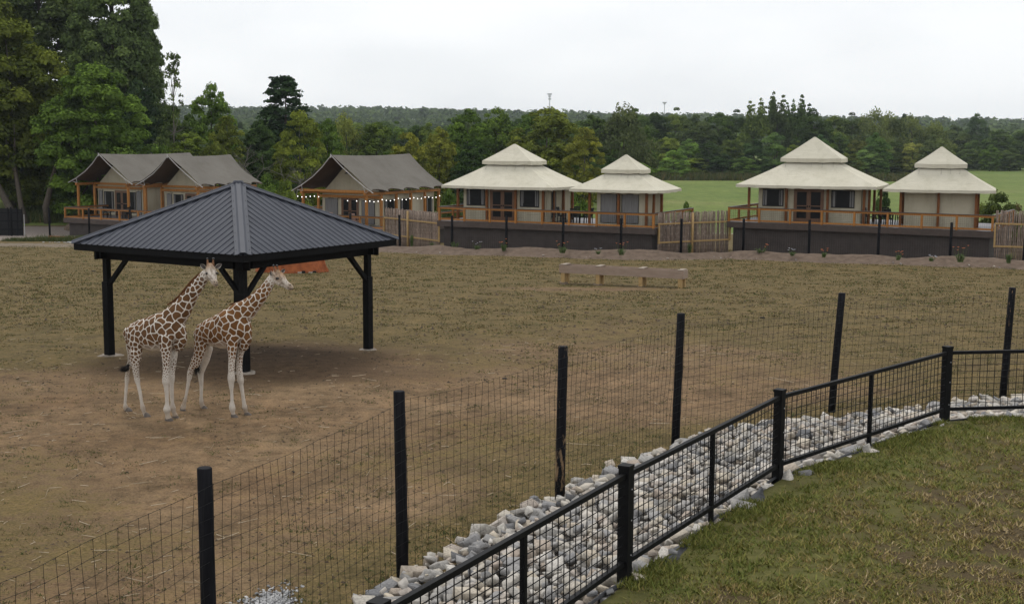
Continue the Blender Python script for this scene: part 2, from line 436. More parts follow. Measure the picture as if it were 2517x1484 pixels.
def zones(x, y):
    g = 0.44 + 0.44 * ss(16, 62, y) + (fbm(x, y, 0.12, 1) - 0.5) * 0.55 + (fbm(x, y, 0.4, 2) - 0.5) * 0.25
    g = g + 0.18 * ss(-9, -17, x) * ss(22, 27, y)
    # worn, bare ground in front of the shelter and along its right
    bare = np.exp(-(((x + 5.5) / 8.5) ** 2 + ((y - 27.5) / 5.5) ** 2)) + 0.9 * np.exp(-(((x - 4) / 6) ** 2 + ((y - 33) / 5) ** 2))
    g = g - 0.17 * np.clip(bare, 0, 1)
    fd = seg_dist(x, y, FENCE)
    g = g + 0.34 * np.exp(-(fd / 1.1) ** 2)
    trough = np.exp(-(((x - 4.4) / 4.2) ** 2 + ((y - 55.5) / 1.6) ** 2))
    g = g - 0.6 * trough
    d = 0.92 * np.exp(-(np.abs((x + 6.6) / 3.9) ** 2.6 + np.abs((y - 32.9) / 3.4) ** 2.6)) + 0.45 * np.exp(-(((x + 4.2) / 4.0) ** 2 + ((y - 30.2) / 1.1) ** 2))  # damp, dunged soil at the shelter, with its shade put into the colour
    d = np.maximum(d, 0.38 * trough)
    gy = 0.9 * ss(-18, -28, x) * ss(98, 104, y) * (1 - ss(116, 119, y)) + 0.45 * ss(88, 91, y) * (1 - ss(95, 99, y)) * ss(-20, -26, x)
    bd = seg_dist(x, y, BERM)
    gy = np.maximum(gy, 0.5 * np.exp(-(bd / 2.6) ** 2))
    return np.clip(g, 0, 1.05), np.clip(d, 0, 1), np.clip(gy, 0, 1)
def terrain(name, xs, ys, mat, zoff=0.0, rough=0.0):
    X, Y = np.meshgrid(xs, ys)
    Z = gz(X, Y) + zoff
    if rough: Z = Z + rough * (fbm(X, Y, 0.5, 3) - 0.5) + rough * 0.5 * (fbm(X, Y, 2.1, 4) - 0.5)
    nx, ny = len(xs), len(ys)
    v = np.stack([X, Y, Z], -1).reshape(-1, 3)
    i = np.arange(ny - 1)[:, None] * nx + np.arange(nx - 1)[None, :]
    f = np.stack([i, i + 1, i + nx + 1, i + nx], -1).reshape(-1, 4)
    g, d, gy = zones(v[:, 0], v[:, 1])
    o = link(name, np_mesh(name, v, f, mat, {'grass': g, 'damp_shade': d, 'grey': gy}, smooth=True))
    return tag(o, kind='structure')
PAST_END = 118.0
ys = np.concatenate([np.arange(-6, 40, 0.3), np.arange(40, PAST_END, 0.7), [PAST_END]])
xs = np.concatenate([np.arange(-60, -24, 1.0), np.arange(-24, 22, 0.35), np.arange(22, 61, 1.0)])
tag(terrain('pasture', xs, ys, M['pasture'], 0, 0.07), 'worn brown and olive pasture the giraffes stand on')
def meadow_mat():
    m, n, l, b = nmat('meadow_grass')
    v = objco(n, l)
    n1 = noise_node(n, l, 0.03, 5, vec=v); n2 = noise_node(n, l, 0.7, 5, 0.7, vec=objco(n, l, (1, 0.35, 1)))
    a = ramp(n, [(0.3, (0.10, 0.145, 0.035)), (0.55, (0.135, 0.172, 0.046)), (0.75, (0.19, 0.19, 0.075))]); l.new(n1, a.inputs[0])
    c = ramp(n, [(0.3, (0.72, 0.75, 0.7)), (0.6, (1.05, 1.05, 1.0)), (0.75, (1.35, 1.25, 1.3))]); l.new(n2, c.inputs[0])
    l.new(mixc(n, l, 1.0, a.outputs[0], c.outputs[0], 'MULTIPLY'), b.inputs['Base Color']); setv(b, rough=0.95, spec=0.1)
    bump(n, l, b, n2, 0.6, 0.3)
    return m
M['meadow'] = meadow_mat()
ys = np.concatenate([np.arange(PAST_END, 440, 6.0), np.arange(440, 2400, 40.0), [2800, 3600]])
xs = np.concatenate([np.arange(-2400, -200, 100.0), np.arange(-200, 300, 6.0), np.arange(300, 2401, 100.0)])
tag(terrain('meadow', xs, ys, M['meadow']), 'bright green meadow and the land rolling away behind the tents')
# wider ground each side of the pasture
for sx in (-1, 1):
    xs2 = np.array([60, 120, 400, 1000, 2400.0]) * sx
    if sx < 0: xs2 = xs2[::-1]
    tag(terrain('side_meadow', xs2, np.concatenate([np.arange(-6, PAST_END, 8), [PAST_END]]), M['meadow']), kind='structure')

# dirt berm in front of the decks
def berm():
    L = np.cumsum([0] + [math.dist(a, b) for a, b in zip(BERM[:-1], BERM[1:])])[-1]
    ts = np.arange(0, L, 0.35)
    P, _ = interp_line(BERM, ts)
    P2, _ = interp_line(BERM, ts + 2.0); P0, _ = interp_line(BERM, ts - 2.0)
    T = P2 - P0; T /= np.linalg.norm(T, axis=1)[:, None]
    Nn = np.stack([T[:, 1], -T[:, 0]], 1)          # towards the camera
    Nn[Nn[:, 1] > 0] *= -1
    ws = np.linspace(-1.7, 2.1, 18)
    V = []
    for w in ws:
        p = P + Nn * (w + 0.35 * (fbm(ts, ts * 0, 0.35, 5) - 0.5))[:, None]
        prof = math.exp(-(w / 1.0) ** 2)
        h = prof * (0.30 + 0.40 * fbm(ts, ts * 0 + 3, 0.42, 7, 3)) + 0.10 * (fbm(p[:, 0], p[:, 1], 2.2, 8) - 0.5) * prof - 0.06
        V.append(np.stack([p[:, 0], p[:, 1], gz(p[:, 0], p[:, 1]) + h], 1))
    V = np.array(V); nw, nt = V.shape[:2]
    i = np.arange(nw - 1)[:, None] * nt + np.arange(nt - 1)[None, :]
    f = np.stack([i, i + 1, i + nt + 1, i + nt], -1).reshape(-1, 4)[:, ::-1]
    o = link('dirt_berm', np_mesh('dirt_berm', V.reshape(-1, 3), f, simple('berm_soil', (0.085, 0.058, 0.040), (0.155, 0.112, 0.082), 3, 0.95, bmp=0.7, detail=7, bdist=0.05), smooth=True))
    tag(o, 'low ridge of bare earth in front of the decks', kind='structure')
    # stones and clods lying in it
    k = rng.integers(0, len(ts), 130); w = rng.uniform(-0.6, 2.3, 130)
    return P[k] + Nn[k] * w[:, None]
berm_pts = berm()

# lawn on the near bank, right of the railing
def offset_line(P, off):
    P = np.asarray(P, float); out = []
    for i in range(len(P)):
        t = P[min(i + 1, len(P) - 1)] - P[max(i - 1, 0)]; t /= np.linalg.norm(t)
        out.append(P[i] + np.array([t[1], -t[0]]) * off)
    return np.array(out)
def resample(P, step):
    d = np.linalg.norm(np.diff(P, axis=0), axis=1); L = np.concatenate([[0], np.cumsum(d)])
    t = np.arange(0, L[-1], step)
    return np.stack([np.interp(t, L, P[:, 0]), np.interp(t, L, P[:, 1])], 1)
rail_fine = resample(np.asarray(RAIL, float), 0.3)
def lawn_mat():
    m, n, l, b = nmat('lawn_soil')
    v = objco(n, l)
    a = attr(n, 'dry').outputs['Fac']
    n2 = noise_node(n, l, 9, 6, 0.65, vec=v); n3 = noise_node(n, l, 50, 3, vec=v)
    g = ramp(n, [(0.3, (0.066, 0.066, 0.020)), (0.7, (0.130, 0.122, 0.040))]); l.new(n2, g.inputs[0])
    d = ramp(n, [(0.3, (0.040, 0.030, 0.016)), (0.7, (0.105, 0.076, 0.038))]); l.new(n3, d.inputs[0])
    f = mapr(n, l, math_node(n, l, 'ADD', a, math_node(n, l, 'MULTIPLY', n2, 0.8)), 0.7, 1.1)
    l.new(mixc(n, l, f, g.outputs[0], d.outputs[0]), b.inputs['Base Color']); setv(b, rough=0.95, spec=0.1)
    bump(n, l, b, n2, 0.7, 0.04)
    return m
M['lawn'] = lawn_mat()
def dryness(x, y):
    d = 0.47 + 0.38 * (fbm(x, y, 0.5, 21, 4) - 0.5) + 0.85 * (fbm(x, y, 2.6, 22, 4) - 0.5)
    rd = seg_dist(x, y, RAIL)
    d = d + 0.10 * ss(0.6, 2.6, rd) - 0.22 * np.exp(-(rd / 1.3) ** 2)
    d = d + 0.45 * np.exp(-(((x - 1.75) / 0.7) ** 2 + ((y - 11.6) / 0.55) ** 2))
    return np.clip(d, 0, 1)
LD = np.array([0.93, -0.37])
def lawn_pt(i_pts, w): return i_pts + LD * w[:, None]
ws = np.concatenate([np.arange(0, 12, 0.35), np.arange(12, 40, 2.0)])
V = []
for w in ws:
    p = rail_fine + LD * (w + 0.06)
    z = LAWN_Z - 0.04 * math.exp(-(w / 0.35) ** 2) + 0.10 * (fbm(p[:, 0], p[:, 1], 0.5, 31) - 0.5) * ss(0, 1, w) + 0.03 * (fbm(p[:, 0], p[:, 1], 3, 32) - 0.5)
    V.append(np.stack([p[:, 0], p[:, 1], z], 1))
V = np.array(V); a, bq = V.shape[:2]
i = np.arange(a - 1)[:, None] * bq + np.arange(bq - 1)[None, :]
f = np.stack([i, i + bq, i + bq + 1, i + 1], -1).reshape(-1, 4)[:, ::-1]
V = V.reshape(-1, 3)
tag(link('lawn', np_mesh('lawn', V, f, M['lawn'], {'dry': dryness(V[:, 0], V[:, 1])}, smooth=True)), 'mown lawn on the near bank, patchy green and brown', kind='structure')

def blades(name, P, h, tone, mat, wid=0.006, lean=0.6, label=None, cat=None, tri=True):
    """thin grass blades standing on points P"""
    N = len(P); a = rng.uniform(0, 2 * math.pi, N)
    tx, ty = np.cos(a), np.sin(a)
    b2 = rng.uniform(0, 2 * math.pi, N); le = rng.uniform(0.1, lean, N) * h
    base = P
    w = wid * rng.uniform(0.6, 1.3, N)
    v0 = base + np.stack([tx * w, ty * w, np.zeros(N)], 1)
    v1 = base - np.stack([tx * w, ty * w, np.zeros(N)], 1)
    tip = base + np.stack([np.cos(b2) * le, np.sin(b2) * le, h], 1)
    V = np.stack([v0, v1, tip], 1).reshape(-1, 3)
    F = np.arange(3 * N).reshape(-1, 3)
    o = link(name, np_mesh(name, V, F, mat, {'tone': np.repeat(tone, 3)}))
    return tag(o, label, cat, kind='stuff')
def lawn_blades():
    N = 540000
    t = rng.uniform(0, 1, N); idx = (t * (len(rail_fine) - 1)); i0 = idx.astype(int); fr = idx - i0
    base = rail_fine[i0] * (1 - fr)[:, None] + rail_fine[np.minimum(i0 + 1, len(rail_fine) - 1)] * fr[:, None]
    w = rng.uniform(0.1, 9, N) ** 1.0
    p = base + LD * (w + 0.12)[:, None]
    # only where the picture can see it, with a margin
    ang = p[:, 0] / np.maximum(p[:, 1], 0.1)
    keep = (p[:, 1] > 5.5) & (ang < 0.50) & (rng.uniform(0, 1, N) < 0.35 + 0.65 * ss(22, 9, p[:, 1])) & (fbm(p[:, 0], p[:, 1], 7, 44, 2) > 0.36)
    p, w = p[keep], w[keep]
    dn = fbm(p[:, 0], p[:, 1], 1.1, 41)
    z = LAWN_Z - 0.04 * np.exp(-(w / 0.35) ** 2) + 0.10 * (fbm(p[:, 0], p[:, 1], 0.5, 31) - 0.5) * ss(0, 1, w) + 0.03 * (fbm(p[:, 0], p[:, 1], 3, 32) - 0.5)
    n = len(p)
    tone = np.clip(dryness(p[:, 0], p[:, 1]) * 0.9 + 0.8 * (fbm(p[:, 0], p[:, 1], 9, 43, 2) - 0.5) + rng.normal(0, 0.2, n) + 0.02, 0, 1)
    h = rng.uniform(0.015, 0.05, n) * (0.5 + 1.2 * dn)
    blades('lawn_grass', np.stack([p, p], 0)[0] if False else np.concatenate([p, z[:, None]], 1), h, tone, M['lawn_blade'], 0.0085, 2.0, 'short mown grass of the near lawn, green and straw coloured', 'grass')
    # longer, greener growth the mower misses along the railing
    N = 42000
    i0 = rng.integers(0, len(rail_fine) - 1, N); fr = rng.uniform(0, 1, N)
    base = rail_fine[i0] * (1 - fr)[:, None] + rail_fine[i0 + 1] * fr[:, None]
    w = 0.04 + rng.exponential(0.35, N)
    p = base + LD * w[:, None]
    keep = (p[:, 1] > 7) & (fbm(p[:, 0], p[:, 1], 1.6, 46, 3) > 0.47)
    p, w = p[keep], w[keep]; n = len(p)
    z = LAWN_Z - 0.03 * np.exp(-(w / 0.35) ** 2) + 0.10 * (fbm(p[:, 0], p[:, 1], 0.5, 31) - 0.5) * ss(0, 1, w)
    blades('edge_grass', np.concatenate([p, z[:, None]], 1), rng.uniform(0.02, 0.085, n), np.clip(rng.normal(0.22, 0.15, n), 0, 1), M['lawn_blade'], 0.009, 1.4, 'longer green grass and weeds along the lawn side of the railing', 'grass')
lawn_blades()
def pasture_blades():
    NT = 60000
    y = 8.5 + (92 - 8.5) * rng.uniform(0, 1, NT) ** 2.2; x = y * rng.uniform(-0.44, 0.44, NT)
    g, d, gy = zones(x, y)
    pr = np.clip((fbm(x, y, 1.1, 51, 4) - 0.5) * 2.2 + g * 0.9 - 0.22, 0.02, 1) - d * 1.0
    F = np.asarray(FENCE); fx = np.interp(y, F[:, 1], F[:, 0])
    keep = (rng.uniform(0, 1, NT) < pr) & ((x < fx - 0.1) | (y > 30))
    x, y = x[keep], y[keep]
    K = 9
    far = ss(20, 60, y)
    spread = rng.exponential(0.035, len(x)) + 0.015 + 0.06 * far
    X = np.repeat(x, K) + rng.normal(0, 1, len(x) * K) * np.repeat(spread * 1.5, K); Y = np.repeat(y, K) + rng.normal(0, 1, len(x) * K) * np.repeat(spread, K)
    near = np.exp(-(seg_dist(x, y, FENCE) / 0.8) ** 2)
    tt = np.clip(0.38 - 0.25 * near + rng.normal(0, 0.27, len(x)) + 0.30 * ss(24, 42, y), 0, 1)
    tone = np.clip(np.repeat(tt, K) + rng.normal(0, 0.08, len(X)), 0, 1)
    z = gz(X, Y) + 0.07 * (fbm(X, Y, 0.5, 3) - 0.5) + 0.035 * (fbm(X, Y, 2.1, 4) - 0.5)
    fr = np.repeat(far, K)
    h = rng.uniform(0.012, 0.04, len(X)) * (1 + 0.8 * np.repeat(near, K)) * (1 + 1.0 * fr)
    blades('pasture_grass', np.stack([X, Y, z], 1), h, tone, M['pasture_blade'], 0.0065 * (1 + 3 * fr), 1.8, 'sparse grazed tufts of grass over the pasture', 'grass')
pasture_blades()
def clods():
    N = 26000
    y = 9 + 46 * rng.uniform(0, 1, N) ** 1.4; x = y * rng.uniform(-0.44, 0.42, N)
    F = np.asarray(FENCE); k = (x < np.interp(y, F[:, 1], F[:, 0]) - 0.15) & (fbm(x, y, 0.7, 62, 3) > 0.42)
    x, y = x[k], y[k]; n = len(x)
    z = gz(x, y) + 0.07 * (fbm(x, y, 0.5, 3) - 0.5) + 0.035 * (fbm(x, y, 2.1, 4) - 0.5)
    r = np.clip(rng.exponential(0.008, n) + 0.006, 0, 0.03) * (1 + 1.2 * ss(20, 50, y))
    oct_ = np.array([(1, 0, 0), (0, 1, 0), (-1, 0, 0), (0, -1, 0), (0, 0, 0.7)], float)
    V = np.stack([x, y, z], 1)[:, None, :] + oct_[None] * r[:, None, None] * rng.uniform(0.6, 1.5, (n, 5, 3)) + np.array([0, 0, -0.003])
    F3 = np.array([(0, 1, 4), (1, 2, 4), (2, 3, 4), (3, 0, 4)])[None] + (np.arange(n) * 5)[:, None, None]
    tag(link('soil_crumbs', np_mesh('soil_crumbs', V.reshape(-1, 3), F3.reshape(-1, 3), M['crumb'])), 'dark crumbs of soil and droppings scattered over the pasture', 'soil', kind='stuff')
M['crumb'] = simple('crumb', (0.030, 0.021, 0.013), (0.075, 0.050, 0.030), 0.8, 0.95, detail=6)
clods()
def straw():
    N = 1500
    y = 11 + 26 * rng.uniform(0, 1, N); x = y * rng.uniform(-0.42, 0.30, N)
    g, d, gy = zones(x, y)
    F = np.asarray(FENCE); keep = (x < np.interp(y, F[:, 1], F[:, 0]) - 0.2) & (rng.uniform(0, 1, N) < np.clip(1.3 * fbm(x, y, 0.35, 61) - 0.15 + 0.4 * ss(-3, -7, x) * ss(28, 23, y), 0.05, 1))
    x, y = x[keep], y[keep]; n = len(x)
    z = gz(x, y) + 0.07 * (fbm(x, y, 0.5, 3) - 0.5) + 0.035 * (fbm(x, y, 2.1, 4) - 0.5)
    L = rng.exponential(0.06, n) + 0.03; L = np.minimum(L, 0.42); a = rng.uniform(0, math.pi, n); w = rng.uniform(0.002, 0.0045, n)
    t = np.stack([np.cos(a), np.sin(a), rng.normal(0, 0.06, n)], 1) * L[:, None]; s = np.stack([-np.sin(a), np.cos(a), 0 * a], 1) * w[:, None]
    c = np.stack([x, y, z + 0.012], 1)
    up = np.array([0, 0, 0.008])
    V = np.stack([c - t - s, c + t - s, c + t + s, c - t + s, c - t + up, c + t + up], 1).reshape(-1, 3)
    F4 = (np.array([[0, 1, 5, 4], [4, 5, 2, 3]])[None] + (np.arange(n) * 6)[:, None, None]).reshape(-1, 4)
    tag(link('loose_straw', np_mesh('loose_straw', V, F4, M['straw'])), 'loose pale straw stalks scattered over the near pasture', 'straw', kind='stuff')
straw()

# ------------------------------------------------------------------ stone bank between railing and wire fence
BANK_R = np.array([(-5.0, 1.2), (-2.95, 5.0), (-0.93, 8.85), (1.15, 12.72), (3.50, 16.70), (6.88, 20.30), (11.7, 21.0), (16.6, 21.6)])
BANK_F = np.array([(-7.7, 1.0), (-5.8, 5.3), (-3.5, 10.1), (-1.8, 14.7), (0.2, 18.8), (3.6, 23.8), (10.0, 27.0), (16.6, 28.6)])
def bank_pt(s, w):
    """s in 0..7 along, w 0 (railing) .. 1 (fence)"""
    i = np.clip(np.floor(s).astype(int), 0, 6); f = (s - i)[:, None]
    a = BANK_R[i] * (1 - f) + BANK_R[i + 1] * f; c = BANK_F[i] * (1 - f) + BANK_F[i + 1] * f
    p = a * (1 - w)[:, None] + c * w[:, None]
    wc = np.clip(w, 0, 1)
    z = (LAWN_Z - 0.15) * (1 - wc ** 1.12) + 0.05 * wc + 0.10 * (fbm(p[:, 0], p[:, 1], 0.9, 71) - 0.5)
    return p, z
S, Wd = np.meshgrid(np.linspace(0, 7, 141), np.linspace(-0.06, 1.02, 22))
P, z = bank_pt(S.ravel(), Wd.ravel())
z = z - 0.10
a, bq = S.shape
i = np.arange(a - 1)[:, None] * bq + np.arange(bq - 1)[None, :]
f = np.stack([i, i + 1, i + bq + 1, i + bq], -1).reshape(-1, 4)
bank = tag(link('stone_bank', np_mesh('stone_bank', np.concatenate([P, z[:, None]], 1), f, simple('bank_soil', (0.035, 0.03, 0.026), (0.085, 0.075, 0.065), 6, 0.95), smooth=True)),
           'sloping bank of loose pale limestone between the railing and the wire fence', kind='structure')
def rock(seed, npt=15, flat=(1, 0.8, 0.6), bev=0.07):
    r = random.Random(seed); bm = bmesh.new()
    for k in range(npt):
        if k < 8: d = Vector((1 if k & 1 else -1, 1 if k & 2 else -1, 1 if k & 4 else -1)) * r.uniform(0.55, 0.95)
        else: d = Vector((r.gauss(0, 1), r.gauss(0, 1), r.gauss(0, 1))).normalized() * r.uniform(0.95, 1.25)
        d = Vector((d.x * r.uniform(0.7, 1.1), d.y * r.uniform(0.7, 1.1), d.z * r.uniform(0.7, 1.1)))
        bm.verts.new((d.x * flat[0] / 2, d.y * flat[1] / 2, d.z * flat[2] / 2))
    res = bmesh.ops.convex_hull(bm, input=bm.verts)
    bmesh.ops.delete(bm, geom=[g for g in res['geom_interior'] if isinstance(g, bmesh.types.BMVert)], context='VERTS')
    bmesh.ops.dissolve_limit(bm, angle_limit=R(14), verts=bm.verts, edges=bm.edges)
    bmesh.ops.bevel(bm, geom=bm.edges[:], offset=bev, segments=1, affect='EDGES', profile=0.6, clamp_overlap=True)
    bmesh.ops.triangulate(bm, faces=bm.faces)
    bm.verts.index_update()
    v = np.array([q.co[:] for q in bm.verts]); fc = np.array([[q.index for q in t.verts] for t in bm.faces])
    bm.free(); return v, fc
ROCKS = [rock(100 + k, 9 + k % 5, (1, random.uniform(0.6, 0.95), random.uniform(0.4, 0.7)), 0.022) for k in range(16)]
ROCK_ME = []
for k, (v, fc) in enumerate(ROCKS):
    ROCK_ME.append(np_mesh('stone', v, fc, M['stone'], {'tone': np.full(len(v), 0.0)}))
def joined_rocks(name, P, size, mat_attr=True, parent=None, mat=None, kind='stuff', tonefn=None, variants=None):
    VV, FF, TT = [], [], []; k = 0
    for p, s in zip(P, size):
        v, fc = ROCKS[rng.integers(0, len(ROCKS))]
        e = Euler((rng.uniform(-0.6, 0.6), rng.uniform(-0.6, 0.6), rng.uniform(0, 6.28))).to_matrix()
        vv = (v * s) @ np.array(e).T + p
        VV.append(vv); FF.append(fc + k); k += len(v); TT.append(np.full(len(v), rng.uniform()))
    o = link(name, np_mesh(name, np.concatenate(VV), np.concatenate(FF), mat or M['stone'], {'tone': np.concatenate(TT)}), parent)
    return tag(o, kind=kind)
def stones():
    N = 26000
    s = rng.uniform(0.9, 7, N); w = rng.uniform(-0.045, 1.03, N)
    p, z = bank_pt(s, w)
    keep = (p[:, 1] > 6.0) & (p[:, 0] / p[:, 1] < 0.56)
    p, z, w, s = p[keep], z[keep], w[keep], s[keep]
    size = np.exp(rng.normal(math.log(0.128), 0.36, len(p))) * (1 + 0.4 * ss(0.84, 1.0, w))
    size = np.clip(size, 0.06, 0.38)
    order = np.argsort(-size)
    cell = {}; acc = []
    for k in order:
        x, y = p[k]; r = size[k] * 0.5; gx, gy = int(x // 0.5), int(y // 0.5); ok = True
        for ax in (-1, 0, 1):
            for ay in (-1, 0, 1):
                for j in cell.get((gx + ax, gy + ay), ()):
                    if math.hypot(p[j][0] - x, p[j][1] - y) < 0.74 * (r + size[j] * 0.5): ok = False; break
                if not ok: break
            if not ok: break
        if ok: cell.setdefault((gx, gy), []).append(k); acc.append(k)
    acc = np.array(acc)
    # a second, looser layer on top
    top = rng.choice(len(p), 520, replace=False)
    pos = [np.array([p[k][0], p[k][1], z[k] + 0.12 * size[k] + rng.uniform(-0.02, 0.03)]) for k in acc]
    sz = [size[k] for k in acc]
    for k in top:
        pos.append(np.array([p[k][0], p[k][1], z[k] + 0.12])); sz.append(min(size[k], 0.2))
    pos = np.array(pos); sz = np.array(sz)
    dist = np.linalg.norm(pos - np.array([0, 0, CH]), axis=1)
    vis = (pos[:, 0] / pos[:, 1] < 0.40) & (pos[:, 0] / pos[:, 1] > -0.16) & (dist > 9.5)
    score = sz / dist * np.where(vis, 1, 0.2)
    o = np.argsort(-score)
    for k in o[:300]:
        ob = link('stone', ROCK_ME[rng.integers(0, 16)], bank, pos[k], (rng.uniform(-0.5, 0.5), rng.uniform(-0.5, 0.5), rng.uniform(0, 6.28)), (sz[k],) * 3)
    joined_rocks('small_stones', pos[o[300:]], sz[o[300:]], parent=bank)
stones()
# stray pebbles along the berm and on the pasture
pp = np.concatenate([berm_pts, np.zeros((0, 2))])
joined_rocks('loose_pebbles', np.column_stack([pp, gz(pp[:, 0], pp[:, 1]) + 0.12]), rng.uniform(0.05, 0.15, len(pp)))
def pile(name, c, rx, ry, n, s0, s1, label):
    a = rng.uniform(0, 6.28, n); r = np.clip(np.abs(rng.normal(0, 0.55, n)), 0, 1.6) * (0.7 + 0.35 * np.sin(a * 3 + c[0]) + 0.15 * np.sin(a * 7)); x = c[0] + rx * r * np.cos(a); y = c[1] + ry * r * np.sin(a)
    o = joined_rocks(name, np.column_stack([x, y, gz(x, y) + 0.02 * np.clip(1 - r, 0, 1) + 0.0]), rng.uniform(s0, s1, n), mat=M['gravel2'])
    tag(o, label, 'gravel')
def gravel_mat():
    m, n, l, b = nmat('crushed_gravel'); a = attr(n, 'tone')
    r = ramp(n, [(0.0, (0.14, 0.14, 0.145)), (0.5, (0.27, 0.27, 0.27)), (1.0, (0.5, 0.49, 0.48))]); l.new(a.outputs['Fac'], r.inputs[0])
    l.new(r.outputs[0], b.inputs['Base Color']); setv(b, rough=0.9); return m
M['gravel2'] = gravel_mat()
gp = pg(668, 1478, 0); pile('gravel_patch', (gp.x, gp.y), 0.55, 0.55, 1100, 0.02, 0.06, 'patch of grey crushed gravel beside the wire fence')
gp = at(165, 592, 97); pile('gravel_apron', (gp.x + 0.6, 97.5), 2.0, 1.0, 260, 0.08, 0.24, 'apron of pale gravel at the corner of the far left deck')
gp = at(1215, 609, 90); 
gp = at(1215, 609, 90); pile('gravel_spill', (-8.7, 88.2), 1.6, 0.7, 160, 0.08, 0.2, 'spill of pale gravel at the foot of the left stick screen')

# landscape fabric showing along the lawn side of the railing
def fabric():
    N = len(rail_fine); t = np.arange(N) * 0.3
    wd = 0.01 + 0.42 * np.clip(fbm(t, t * 0, 0.9, 81, 3) * 2.8 - 1.35, 0, 1)
    rows = []
    for k in range(7):
        u = k / 6
        off = -0.05 + (wd + 0.05) * u
        p = rail_fine + LD * off[:, None]
        zz = LAWN_Z - 0.10 + 0.045 * np.sin(u * math.pi) + 0.08 * (fbm(p[:, 0], p[:, 1], 3.2, 82) - 0.45) + 0.05 * u
        rows.append(np.stack([p[:, 0], p[:, 1], zz], 1))
    V = np.array(rows); a, bq = V.shape[:2]
    i = np.arange(a - 1)[:, None] * bq + np.arange(bq - 1)[None, :]
    f = np.stack([i, i + bq, i + bq + 1, i + 1], -1).reshape(-1, 4)[:, ::-1]
    tag(link('landscape_fabric', np_mesh('landscape_fabric', V.reshape(-1, 3), f, M['fabric'], smooth=True)), 'crumpled black ground fabric showing under the black metal railing', 'ground fabric')
fabric()

# ------------------------------------------------------------------ near wire fence
def wire_fence():
    L = Vector((FENCE[3][0], FENCE[3][1], 0))
    t = thing('wire_fence', 'tall wire mesh fence on round black wooden posts along the stones', 'fence', L)
    H = 2.44; tops = []
    lean = {3: (-0.01, 0), 4: (-0.035, 0), 5: (0.03, 0), 6: (0.06, 0), 7: (0.14, 0.02), 8: (0.09, 0), 9: (0.05, 0)}
    for k, (x, y) in enumerate(FENCE):
        lx, ly = lean.get(k, (0, 0)); mb = MB(); r = 0.074
        hh = H + (0.02 if k % 2 else -0.02)
        pts = [(x, y, -0.3), (x + lx * 0.3, y + ly * 0.3, hh * 0.3), (x + lx * 0.65, y + ly * 0.65, hh * 0.65), (x + lx, y + ly, hh - 0.012), (x + lx, y + ly, hh)]
        mb.tube(pts, [r * 1.06, r * 1.03, r, r * 0.98, r * 0.86], 14)
        peel = k in (5, 8)
        o = mb.build('post', M['post_peel'] if peel else M['post'], t, 'round post with black paint peeling to bare wood' if peel else None, smooth=True, loc=-L)
        for pol in o.data.polygons:
            if len(pol.vertices) > 4: pol.use_smooth = False
        tops.append(Vector((x + lx, y + ly, hh)))
    for k in range(len(FENCE) - 1):
        a = Vector((*FENCE[k], 0)); bq = Vector((*FENCE[k + 1], 0)); d = bq - a; ln = d.length; n = d.cross(Vector((0, 0, 1))).normalized()
        ta, tb = tops[k] - a, tops[k + 1] - bq
        mb = MB(); r = 0.0022
        hs = [0.03 + (2.30 - 0.03) * (j / 15) for j in range(16)]
        nv = int(round(ln / 0.155))
        def pt(u, h):
            sag = -0.035 * math.sin(math.pi * u) * (h / 2.4)
            wob = 0.02 * math.sin(u * 9 + k * 3 + h * 2) + 0.012 * math.sin(u * 23 + h * 5)
            lean_ = (ta * (1 - u) + tb * u); 
            return a + d * u + Vector((lean_.x, lean_.y, 0)) * (h / 2.44) + n * (0.08 + wob) + Vector((0, 0, h + sag + 0.01 * math.sin(u * 14 + h * 7 + k)))
        for h in hs:
            mb.tube([pt(j / 12, h) for j in range(13)], r, 4, False)
        for j in range(nv + 1):
            u = j / nv; off = rng.uniform(-0.012, 0.012)
            mb.tube([pt(min(max(u + off * math.sin(h * 3) / ln, 0), 1), h) for h in hs[::3]], r, 4, False)
            for h in hs:
                c = pt(u, h); e = 0.0052
                mb.add([c + Vector((e, 0, 0)), c + Vector((0, e, 0)), c - Vector((e, 0, 0)), c - Vector((0, e, 0)), c + Vector((0, 0, e * 1.3)), c - Vector((0, 0, e * 1.3))],
                       [(0, 1, 4), (1, 2, 4), (2, 3, 4), (3, 0, 4), (1, 0, 5), (2, 1, 5), (3, 2, 5), (0, 3, 5)])
        mb.build('wire_mesh', M['wire'], t, loc=-L)
wire_fence()

